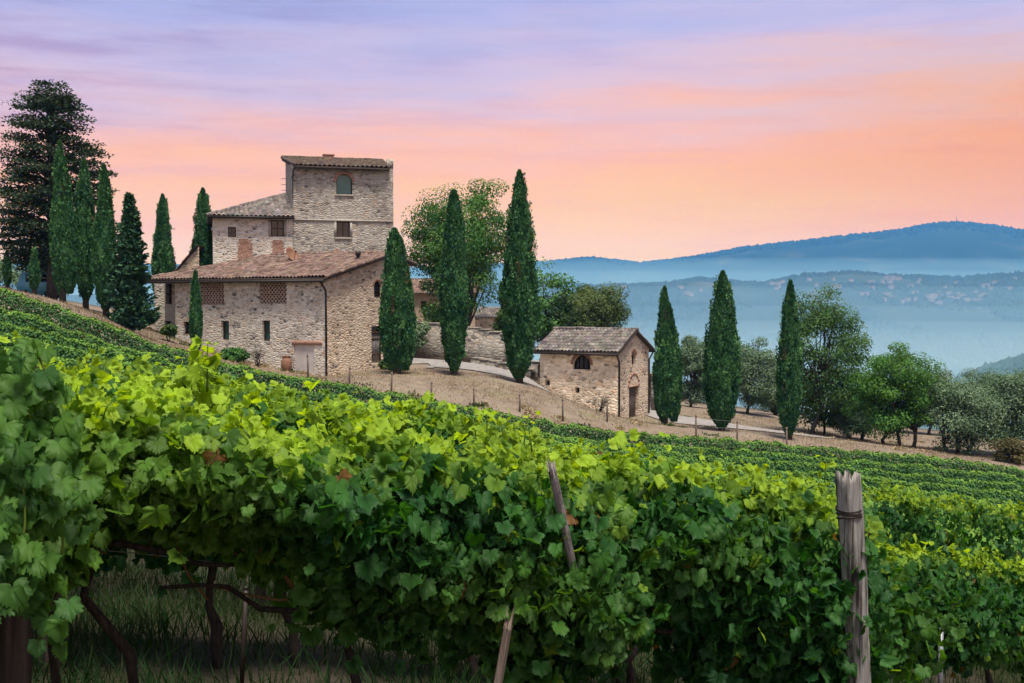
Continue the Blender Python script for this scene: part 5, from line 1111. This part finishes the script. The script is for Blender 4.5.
def canopy(mb, row, xa, xb, dens, rng, size, tmpl, thick=0.30, young_lit_top=0.22, shoots=True, shoot_mb=None):
    """leaves of one vine between xa and xb: clusters through the hedge, a skin of hanging blades, young leaves at the crest with some light painted into their tint"""
    k = row.k; Lm = (xb - xa) * sqrt(1 + k * k); ncl = int(dens * Lm / 8)
    X = rng.uniform(xa - 0.12, xb + 0.12, ncl); t = rng.uniform(0, 1, ncl); sd_ = np.where(rng.uniform(size=ncl) < 0.62, 1, -1)
    per = rng.integers(5, 13, ncl); ci = np.repeat(np.arange(ncl), per); n = len(ci)
    tp = row.top(X) + 0.07 * vnoise(X * 2.3, X * 0, 13) + 0.035 * vnoise(X * 9, X * 0, 14); bt = row.bot(X) + 0.10 * vnoise(X * 3.1, X * 0 + 5, 15) + 0.05 * vnoise(X * 8, X * 0 + 5, 16)
    prof = thick * (0.45 + 0.85 * sstep(0.05, 0.62, t)) * (1 - 0.72 * sstep(0.70, 1.02, t)) * (1 + 0.55 * vnoise(X * 2.6, t * 3, 17))
    w = sd_ * prof * (1 - 0.6 * rng.uniform(0, 1, ncl) ** 2)
    cz = bt + (tp - bt) * t
    P = np.c_[X, row.y(X), cz][ci]; P[:, :2] += row.nn * (w[ci])[:, None]
    P = P + rng.normal(0, 1, (n, 3)) * np.array([0.055, 0.045, 0.05])
    tt = np.clip((P[:, 2] - bt[ci]) / (tp - bt)[ci], 0, 1.15)
    o = np.c_[row.nn[0] * sd_[ci], row.nn[1] * sd_[ci], np.zeros(n)]
    Nn = o * rng.uniform(0.5, 1.2, n)[:, None] + np.array([0, 0, 1.0]) * (0.22 + 0.8 * np.clip(tt - 0.7, 0, 1) * 2)[:, None] + rng.normal(0, 0.55, (n, 3))
    T = np.array([0, 0, -1.0]) * (1 - 0.7 * np.clip(tt - 0.7, 0, 1) * 3)[:, None] + o * 0.35 + rng.normal(0, 0.45, (n, 3))
    young_lit = np.clip((tt - (1 - young_lit_top * 0.62)) / (young_lit_top * 0.62) * 0.60 + rng.normal(-0.05, 0.22, n) * sstep(0.45, 0.9, tt) + rng.normal(-0.02, 0.07, n), 0, 1); odd = rng.uniform(size=n); young_lit = np.clip(young_lit + 0.16 * sstep(-0.45, -0.95, P[:, 0]) * (row.k > 0.6) + 0.13 * np.clip(vnoise(P[:, 0] * 2.4, P[:, 2] * 3.2, 71), 0, 1), 0, 1); young_lit = np.where(odd < 0.03, 0.45, young_lit)  # left side raised to paint backlit glow; crest mixes young leaves and painted light
    c = blend(blend((0.011, 0.062, 0.015), (0.040, 0.135, 0.024), rng.uniform(0, 1, n)), (0.29, 0.44, 0.026), young_lit)  # lower greens darkened and crest yellow brightened to paint shade below, light above
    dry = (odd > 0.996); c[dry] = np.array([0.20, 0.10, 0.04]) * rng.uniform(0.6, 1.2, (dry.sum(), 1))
    sz = size * rng.uniform(0.5, 1.45, n) ** 1.0 * (1 - 0.30 * young_lit)
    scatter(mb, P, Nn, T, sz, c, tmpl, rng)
    if shoots:      # young shoots that stand up or nod over the hedge
        for i in range(max(1, int(Lm * 15))):
            x = rng.uniform(xa, xb); z0 = row.top(x) - 0.09; ln = rng.uniform(0.07, 0.19) * (1.0 if rng.uniform() < 0.93 else 1.5); ww = rng.uniform(-0.12, 0.20)
            shoot(mb, shoot_mb, [x + row.nn[0] * ww, row.y(x) + row.nn[1] * ww, z0], np.array([rng.normal(0, 0.45), rng.normal(-0.1, 0.35), 1.0]), ln, rng, tmpl, size)
def shoot(mb, smb, p, d, ln, rng, tmpl, size, droop=0.6, nl=None, ycol=(0.28, 0.41, 0.028)):
    d = d / np.linalg.norm(d); m = 7; s = np.linspace(0, 1, m); p = np.array(p, float)
    bend = np.array([d[0], d[1], -0.9]) * droop * ln
    Q = p + d * ln * s[:, None] + bend * (s ** 2.4)[:, None] * 0.5
    mb.tube(Q, np.linspace(0.0035, 0.0015, m), 5, (0.14, 0.22, 0.035))
    nl = nl or max(8, int(ln / 0.017)); f = np.linspace(0.1, 1, nl); i = np.clip((f * (m - 1)).astype(int), 0, m - 2); fr = (f * (m - 1) - i)[:, None]; P = Q[i] * (1 - fr) + Q[i + 1] * fr
    side = rnd_dir(rng, nl); side[:, 2] = np.abs(side[:, 2]) * 0.4; P = P + side * 0.035
    Nn = np.array([0, 0, 0.7]) + side * 0.5 + rng.normal(0, 0.4, (nl, 3)); T = side + np.array([0, 0, -0.3])
    sz = size * (1.05 - 0.60 * f) * rng.uniform(0.7, 1.05, nl)
    scatter(mb, P, Nn, T, sz, blend((0.16, 0.26, 0.022), ycol, np.clip(f + rng.normal(0, 0.15, nl), 0, 1)), tmpl, rng)
def vine_trunk(root, row, x, rng, rad=0.032, wob=0.07, head=None):
    y = row.y(x); g = np.array([x, y, Hs(x, y)]); zt = float(row.bot(x)) + 0.14 if head is None else head; m = 9; s = np.linspace(0, 1, m)[:, None]
    P = g + np.array([rng.normal(0, 0.10), rng.normal(0, 0.05), 0]) * s + np.array([0, 0, 1.0]) * (zt - g[2] + 0.1) * s - np.array([0, 0, 0.1]) + np.c_[rng.normal(0, wob * 0.4, (m, 2)), np.zeros(m)] * s
    mb = MB(); mb.tube(P, rad * (1.25 - 0.35 * s[:, 0]) * (1 + 0.16 * rng.normal(size=m)), 9)
    for sg in (-1, 1):
        e = P[-1] + np.array([row.tn[0] * 0.5 * sg, row.tn[1] * 0.5 * sg, rng.uniform(-0.06, 0.04) - 0.10 * sg]); limb(mb, P[-1], e, rad * 0.85, rad * 0.4, rng, 0.2, 6)
    mb.build('trunk', M['vine_bark'], root, smooth=True)
    return P[-1]
def grapevine(row, x, half, label, seed, dens, size, tmpl, group, thick=0.3, young=0.22, extra=None, trunk=True, rad=0.02, wob=0.07):
    rng = np.random.default_rng(seed); y = row.y(x); root = thing('grapevine', (x, y, Hs(x, y)), label, 'grapevine', group)
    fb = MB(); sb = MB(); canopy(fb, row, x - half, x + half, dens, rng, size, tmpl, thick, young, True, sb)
    if extra: extra(fb, sb, rng)
    if trunk:
        hd = vine_trunk(root, row, x, rng, rad, wob)
        cb = MB()
        for i in range(7):
            e = np.array([x + rng.uniform(-half, half), 0, 0]); e[1] = row.y(e[0]) ; e[2] = row.top(e[0]) - rng.uniform(0.15, 0.5); e[:2] += row.nn * rng.normal(0, 0.12); limb(cb, hd, e, 0.005, 0.003, rng, 0.10, 6)
        cb.build('canes', M['cane'], root)
    fb.build('foliage', M['vine_leaf'], root, tint=True); return root
SZ = 0.034
def tall(px, py, D, ln, d=(0.05, 0, 1), size=SZ, nl=None, droop=0.25):
    return lambda fb, sb, rng: shoot(fb, sb, at(px, py, D), np.array(d, float), ln, rng, VT, size, droop, nl)
def many(*fs): return lambda fb, sb, rng: [f(fb, sb, rng) for f in fs]
def hang(px, py, D, ln, n, size=SZ, col=(0.085, 0.19, 0.03)):
    """a long shoot hanging down the face of the row"""
    def f(fb, sb, rng):
        p = at(px, py, D); s = np.linspace(0, 1, 8); Q = p + np.c_[0.06 * np.sin(3 * s), -0.05 * s, -ln * s]; fb.tube(Q, 0.003, 5, (0.14, 0.20, 0.035))
        i = rng.uniform(0, 1, n); P = p + np.c_[0.06 * np.sin(3 * i) + rng.normal(0, 0.05, n), -0.05 * i + rng.normal(-0.02, 0.03, n), -ln * i]
        scatter(fb, P, np.c_[rng.normal(0, .4, n), -np.ones(n), rng.uniform(0, 0.7, n)], np.c_[rng.normal(0, .4, n), np.zeros(n), -np.ones(n)], size * rng.uniform(0.6, 1.0, n), blend((0.035, 0.10, 0.025), col, rng.uniform(0, 1, n)), VT, rng)
    return f
d1 = lambda px: line_x(px, ROW1.D0, ROW1.k)[1]
V1 = [(-250, 0.42, 'nearest vine, cut by the left edge of the photo', 230, None),
      (20, 0.40, 'front-row vine hanging over the dark post at the left edge', 300, many(hang(12, 350, 2.55, 0.55, 70, 0.046), hang(40, 420, 2.6, 0.5, 50, 0.044), hang(2, 420, 2.5, 0.4, 44, 0.048), hang(30, 340, 2.6, 0.3, 40, 0.044))),
      (112, 0.46, 'front-row vine with the tall bright yellow shoot, above the open grass', 250, many(tall(207, 392, d1(207) - 0.1, 0.17, (0.02, 0, 1), 0.044, 18), tall(200, 392, d1(205), 0.11, (-0.3, 0, 1), 0.042, 12), tall(196, 400, d1(205), 0.10, (-0.5, 0, 1), 0.042, 10))),
      (325, 0.50, 'front-row vine with a pale hanging shoot, left of the leaning stake', 420, many(hang(240, 425, d1(250) - 0.3, 0.20, 20, 0.055, (0.17, 0.28, 0.03)), tall(240, 440, d1(240) - .25, 0.1))),
      (500, 0.40, 'front-row vine draped over the leaning grey stake', 480, many(*[tall(478 + 9 * q, 452, d1(500) + 0.05 * (q % 3 - 1), (0.13, 0.16, 0.14, 0.17, 0.13, 0.15, 0.11)[q], (0.12 * (q % 3 - 1), 0, 1)) for q in range(7)], hang(588, 480, d1(580) - 0.2, 0.24, 30, 0.045, (0.15, 0.27, 0.03)), hang(600, 560, d1(590) - .25, 0.3, 36, 0.045), hang(570, 470, d1(580) - .2, 0.12, 12, 0.045, (0.15, 0.27, 0.03)), hang(585, 590, d1(580) - .3, 0.22, 40, 0.045))),
      (670, 0.44, 'front-row vine between the leaning stake and the weathered end post', 440, None),
      (770, 0.33, 'last front-row vine, dense and dark, left of the weathered end post', 500, tall(825, 480, d1(820), 0.12))]
for i, (px, half, lab, dens, ex) in enumerate(V1):
    x, D = line_x(px, ROW1.D0, ROW1.k)
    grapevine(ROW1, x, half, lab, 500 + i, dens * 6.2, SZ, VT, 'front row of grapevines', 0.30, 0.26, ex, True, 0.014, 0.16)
xs2 = [-4.1, -3.2, -2.3, -1.43, -1.08, -0.2, 0.7, 1.6, 2.5, 3.4, 4.3, 5.2]
for i, x in enumerate(xs2):
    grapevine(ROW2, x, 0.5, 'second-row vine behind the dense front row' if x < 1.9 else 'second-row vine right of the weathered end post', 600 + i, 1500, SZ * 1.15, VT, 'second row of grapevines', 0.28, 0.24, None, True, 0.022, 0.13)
for i, x in enumerate(np.arange(-4.8, 7.2, 1.0)):
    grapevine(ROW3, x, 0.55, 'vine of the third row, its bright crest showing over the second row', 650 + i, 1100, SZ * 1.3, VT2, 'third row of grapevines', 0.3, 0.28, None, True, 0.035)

# ------------------------------------------------------------------ posts, stakes and wires in the front rows
def rough_post(name, P, rad, mat, label, seed, cat='post', split=False, wire=False):
    rng = np.random.default_rng(seed); P = np.array(P); m = 40; n = 22; s = np.linspace(0, 1, m); ctr = P[0] + (P[1] - P[0]) * s[:, None]
    d = (P[1] - P[0]) / np.linalg.norm(P[1] - P[0]); a = np.cross(d, [0, 1.0, 0]); a /= np.linalg.norm(a); b = np.cross(d, a); ang = np.arange(n) * 2 * pi / n
    A, S = np.meshgrid(ang, s); L = np.linalg.norm(P[1] - P[0])
    flute = 0.11 * np.sin(A * 5 + 2 * vnoise(S * 3, A * 0, seed)) - 0.10 * np.clip(np.sin(A * 9 + 3 * vnoise(S * 4, A, seed + 6)) - 0.6, 0, 1) + 0.14 * vnoise(A * 3.5, S * L * 2.2, seed + 1) + 0.05 * vnoise(A * 8, S * L * 9, seed + 2)
    if split: flute -= 0.45 * np.exp(-((A - 4.4) / 0.16) ** 2) * sstep(0.80, 0.97, S) + 0.25 * np.exp(-((A - 5.2) / 0.12) ** 2) * sstep(0.7, 0.97, S)
    R = rad * (1.0 + flute) * (1.04 - 0.10 * S)
    V = ctr[:, None] + R[..., None] * (a * np.cos(A)[..., None] + b * np.sin(A)[..., None]); V[-1] += d * (0.03 * rng.normal(size=(n, 1))); V[-2] += d * (0.012 * rng.normal(size=(n, 1)))
    V = V.reshape(-1, 3); i = np.arange(m - 1)[:, None] * n; k = np.arange(n)[None]; Fq = np.stack([i + k, i + (k + 1) % n, i + n + (k + 1) % n, i + n + k], -1).reshape(-1, 4)
    V = np.vstack([V, P[1] - d * (0.02 if not split else 0.05)]); c = len(V) - 1; tp = np.array([[(m - 1) * n + q, (m - 1) * n + (q + 1) % n, c] for q in range(n)])
    root = thing(name, P[0], label, cat); MB().add(V, [Fq, tp]).build('timber', M[mat], root, smooth=True)
    if wire:
        w = MB()
        for q in range(4):
            t = np.linspace(0, 2 * pi, 20); z = -0.165 + 0.012 * q; Q = P[1] + d * z + (rad * 1.06) * (a * np.cos(t)[:, None] + b * np.sin(t)[:, None]) + d * (0.008 * np.sin(t + q))[:, None]; w.tube(Q, 0.0035, 5)
        w.build('wire_binding', M['dark_metal'], root)
    return root
def pole(px0, py0, px1, py1, D, D1=None): return [at(px0, py0, D), at(px1, py1, D1 or D)]
rough_post('end_post', pole(866, 790, 847, 475, 4.38), 0.046, 'grey_wood', 'weathered grey split-topped wooden post wound with wire, at the end of the front row', 1, split=True, wire=True)
rough_post('vine_stake', pole(588, 640, 551, 467, 3.84, 3.56), 0.014, 'pale_wood', 'thin leaning grey wooden stake half covered by the front-row vine', 2, 'stake')
rough_post('vine_stake', pole(491, 720, 508, 625, 3.55), 0.014, 'old_wood', 'short weathered leaning stake at the foot of the front row', 3, 'stake')
rough_post('vine_post', pole(14, 760, 24, 372, 2.85), 0.036, 'dark_post', 'dark brown wooden post behind hanging leaves at the left edge', 4)
rough_post('vine_post', pole(48, 690, 62, 392, 5.1), 0.05, 'dark_post', 'dark second-row post behind the leaves near the left edge', 5)
for px, y0, y1, D, lab, nm in ((940, 720, 630, 6.8, 'thin grey metal stake under the second row at right', 'metal_stake'), (241, 700, 590, 4.3, 'thin black metal rod standing in the grass under the front row', 'metal_stake')):
    g = at(px, y0, D); t = at(px + (1 if D > 6 else 5), y1, D); mb = MB(); mb.tube([g, t], 0.016 if D > 6 else 0.009, 8); mb.tube([t, t + [0, 0, 0.015]], [0.016 if D > 6 else 0.009, 0.006], 8)
    tag(mb.build(nm, M['zinc'] if D > 6 else M['dark_metal'], base=g), lab, 'stake')
for row, lab, xa, xb in ((ROW1, 'front', -2.2, 1.37), (ROW2, 'second', -4.5, 5.6)):
    for q, dz in enumerate((0.18, 0.38)):
        mb = MB(); X = np.linspace(xa, xb, 30); Q = np.c_[X, row.y(X), row.top(X) - dz]; 
        for i in (0, 29): pass
        z = np.interp(X, [xa, xb], [Q[0, 2], Q[-1, 2]]); Q[:, 2] = 0.35 * z + 0.65 * Q[:, 2]; mb.tube(Q, 0.0018, 5)
        tag(mb.build('trellis_wire', M['zinc'], base=Q[0]), ('upper' if q == 0 else 'lower') + ' trellis wire running through the %s row of vines' % lab, 'wire')

# ------------------------------------------------------------------ grass: near, and dry on the bank
def grass():
    rng = np.random.default_rng(77); n = 90000
    D = 2.5 + 12 * rng.uniform(0, 1, n) ** 1.2; X = rng.uniform(-0.56, 0.56, n) * D
    keep = (vnoise(X * 1.3, D * 1.3, 31) + rng.normal(0, 0.35, n)) > -0.45; X, D = X[keep], D[keep]; n = len(X)
    P = np.c_[X, D, H(X, D)]; T = np.c_[rng.normal(0, 0.4, n), rng.normal(0, 0.4, n), np.ones(n)]; Nn = rnd_dir(rng, n); Nn[:, 2] *= 0.3
    blade = [(np.array([[-0.022, 0, 0], [0.022, 0, 0], [0.018, 0.5, 0.06], [-0.018, 0.5, 0.06], [0.0, 1.0, 0.30]]), np.array([[0, 1, 2], [0, 2, 3], [3, 2, 4]]))]
    straw = np.clip(0.5 * vnoise(X * 0.9, D * 0.9, 33) + rng.normal(0.08, 0.30, n), 0, 1)
    mb = MB(); scatter(mb, P, Nn, T, rng.uniform(0.05, 0.20, n), blend((0.012, 0.040, 0.009), (0.050, 0.046, 0.022), straw), blade, rng)
    tag(mb.build('grass', M['grass_blade'], tint=True), 'rough grass and straw under the front rows of vines', 'grass', kind='stuff')
    n = 110000; X = rng.uniform(-30, 32, n); Y = 54 + 0.2 * X + rng.uniform(1.0, 30, n) ** 1.0
    keep = (vnoise(X / 2.5, Y / 2.5, 41) + rng.normal(0, 0.4, n) > -0.1)
    for (a, d, w) in ((420, 74, 6.5), (455, 73.5, 6.2), (490, 72.5, 4.6), (668, 76.5, 2.4), (705, 72.5, 2.6), (750, 69.5, 2.4), (640, 79, 2), (685, 74.5, 2.5), (728, 71, 2.5), (775, 69, 2.2), (397, 72, 3), (438, 74, 6.5), (520, 72.5, 3.2), (405, 73, 5)):
        keep &= np.hypot(X - (a - 512) / F * d, Y - d) > w
    X, Y = X[keep], Y[keep]; n = len(X); P = np.c_[X, Y, H(X, Y)]; T = np.c_[rng.normal(0, 0.5, n), rng.normal(0, 0.5, n), np.ones(n)]; Nn = rnd_dir(rng, n); Nn[:, 2] *= 0.3
    mb = MB(); scatter(mb, P, Nn, T, rng.uniform(0.05, 0.17, n), blend((0.14, 0.10, 0.07), (0.36, 0.28, 0.185), np.clip(0.5 + 0.5 * vnoise(X / 3, Y / 3, 61) + rng.normal(0, 0.25, n), 0, 1)), [(np.array([[-0.12, 0, 0], [0.12, 0, 0], [0.0, 1.0, 0.2]]), np.array([[0, 1, 2]]))], rng)
    tag(mb.build('dry_grass', M['grass_blade'], tint=True), 'short dry straw-coloured grass on the bank below the house', 'grass', kind='stuff')
grass()
def weeds():
    rng = np.random.default_rng(88); cx = rng.uniform(-28, 30, 70); cy_ = 56.5 + 0.2 * cx + rng.uniform(0, 1, 70) ** 1.6 * 22
    wall_foot = np.array([HR - HU * rng.uniform(0.3, 12) + HN * rng.uniform(0.15, 0.6) for _ in range(26)]); fence = np.array([tops[i % len(tops)][:2] + rng.normal(0, 0.5, 2) for i in range(18)])
    cen = np.vstack([np.c_[cx, cy_], wall_foot, fence]); m = 45; ci = np.repeat(np.arange(len(cen)), m); n = len(ci); P2 = cen[ci] + rng.normal(0, 1, (n, 2)) * rng.uniform(0.10, 0.32, len(cen))[ci][:, None]
    ok = np.ones(n, bool)
    for (a, d, w) in ((420, 74, 5), (455, 73.5, 5), (490, 72.5, 3.5), (668, 76.5, 2), (705, 72.5, 2), (750, 69.5, 2), (438, 74, 5), (405, 73, 4), (685, 74.5, 2), (728, 71, 2)): ok &= np.hypot(P2[:, 0] - (a - 512) / F * d, P2[:, 1] - d) > w
    P2, ci = P2[ok], ci[ok]; n = len(P2); P = np.c_[P2, H(P2[:, 0], P2[:, 1])]; kind = rng.uniform(0, 1, len(cen))[ci]
    T = np.c_[rng.normal(0, 0.6, n), rng.normal(0, 0.6, n), np.ones(n)]; Nn = rnd_dir(rng, n)
    c = blend((0.045, 0.085, 0.028), (0.33, 0.26, 0.165), np.clip((kind - 0.25) * 4 + rng.normal(0, 0.2, n), 0, 1))
    mb = MB(); scatter(mb, P, Nn, T, rng.uniform(0.07, 0.20, n) * rng.uniform(0.6, 1.3, len(cen))[ci], c, BLADE, rng)
    tag(mb.build('weeds', M['grass_blade'], tint=True), 'scattered weeds and straw tufts on the bank and along the wall foot', 'weeds', kind='stuff')
weeds()

# ------------------------------------------------------------------ the town and the woods across the valley
def far_town():
    rng = np.random.default_rng(21); k = 0
    spots = []
    for px, py in [(rng.uniform(860, 985), rng.uniform(294, 305)) for _ in range(34)] + [(rng.uniform(800, 920), rng.uniform(279, 290)) for _ in range(24)] + [(rng.uniform(940, 1020), rng.uniform(280, 291)) for _ in range(9)] + [(rng.uniform(622, 720), rng.uniform(287, 297)) for _ in range(12)] + [(rng.uniform(770, 800), rng.uniform(283, 290)) for _ in range(5)]:
        P = sight(px, py, 1600, 5000)
        if P is not None: spots.append((px, py, P))
    meshes = []
    for v in range(5):
        L, Wd, hh = rng.uniform(8, 20), rng.uniform(6, 10), rng.uniform(4, 6.5); mb = MB(); mb.box((0, 0, hh / 2 - 1.5), (L, Wd, hh + 3)); w = mesh_np('house', np.concatenate(mb.V), [np.concatenate(f) for f in mb.F.values()])
        r = hh * 1.0; a, b = L / 2 + 0.5, Wd / 2 + 0.5
        V = np.array([[-a, -b, r], [a, -b, r], [a, b, r], [-a, b, r], [-a, 0, r + 2.6], [a, 0, r + 2.6]]); rf = mesh_np('roof', V, [np.array([[0, 1, 5, 4], [2, 3, 4, 5], [3, 2, 1, 0]]), np.array([[0, 4, 3], [1, 2, 5]])])
        w.materials.append(M['far_wall']); rf.materials.append(M['far_roof']); meshes.append((w, rf))
    for i, (px, py, P) in enumerate(spots):
        w, rf = meshes[i % 5]
        o = bpy.data.objects.new('town_house', w); COL.objects.link(o); o.location = tuple(P); o.rotation_euler = (0, 0, rng.uniform(-0.6, 0.6))
        r = bpy.data.objects.new('roof', rf); COL.objects.link(r); r.parent = o
        lab = 'tiny pale house in the lower cluster of the hazy town across the valley' if py > 293 and px > 840 else ('tiny pale house along the crest of the hazy hill across the valley' if px > 740 else 'tiny pale house on the hazy slope seen left of the cypresses by the road')
        tag(o, lab, 'house', 'houses of the town across the valley')
    # woods
    ico = [(-1, 0, 0), (1, 0, 0), (0, -1, 0), (0, 1, 0), (0, 0, 1.15), (0.6, 0.6, 0.6), (-0.6, 0.6, 0.6), (0.6, -0.6, 0.6), (-0.6, -0.6, 0.6)]
    tv = np.array(ico, float); tf = np.array([[1, 5, 4], [5, 3, 4], [3, 6, 4], [6, 0, 4], [0, 8, 4], [8, 2, 4], [2, 7, 4], [7, 1, 4], [1, 3, 5], [3, 0, 6], [0, 2, 8], [2, 1, 7]])
    V = []; Fq = []; cc = []; cnt = 0
    def put(P, s, c):
        nonlocal cnt
        V.append(P + tv * s * (1 + rng.normal(0, 0.15, (9, 1)))); Fq.append(tf + cnt); cnt += 9; cc.append(np.repeat(np.array([c]), 9, 0))
    n = 20000; px = rng.uniform(480, 1080, n); D = rng.uniform(1250, 3250, n); x = (px - 512) / F * D; z = H(x, D); wood = fbm(x / 300, D / 300, 3, 51)
    crest = rng.uniform(size=n)
    for i in range(n):
        if wood[i] > -0.03 or (D[i] > 2950 and crest[i] < 0.5):
            put(np.array([x[i], D[i], z[i] - 1]), np.array([1, 1, 1.2]) * rng.uniform(3.5, 8), (0.016, 0.027, 0.013))
    n = 2600; px = rng.uniform(480, 1080, n); D = rng.uniform(5900, 6420, n); x = (px - 512) / F * D; z = H(x, D)
    for i in range(n): put(np.array([x[i], D[i], z[i] - 2]), np.array([1, 1, 1.0]) * rng.uniform(6, 13), (0.016, 0.027, 0.013))
    n = 1500; px = rng.uniform(900, 1080, n); D = rng.uniform(800, 1200, n); x = (px - 512) / F * D; z = H(x, D)
    for i in range(n): put(np.array([x[i], D[i], z[i] - 1]), np.array([1, 1, 1.3]) * rng.uniform(3, 6), (0.028, 0.052, 0.022))
    o = link('distant_woods', mesh_np('distant_woods', np.concatenate(V), [np.concatenate(Fq)], np.concatenate(cc), True), M['far_wood']); tag(o, 'blue hazy woods covering the hills across the valley', 'woods', kind='stuff')
    # mast on the summit
    P = sight(955, 226, 4500, 7000)
    if P is not None:
        x = P[0]; D = 6400.0; z = Hs((955 - 512) / F * D, D); b = np.array([(955 - 512) / F * D, D, z - 4]); mb = MB(); mb.tube([b, b + [0, 0, 26], b + [0, 0, 42]], [2.2, 1.6, 0.8], 6); mb.tube([b + [0, 0, 24], b + [0, 0, 26]], 3.0, 8); mb.tube([b + [0, 0, 32], b + [0, 0, 33.5]], 2.4, 8)
        tag(mb.build('radio_mast', M['dark_metal'], base=b), 'tiny radio mast on the summit of the mountain ridge', 'mast')
far_town()
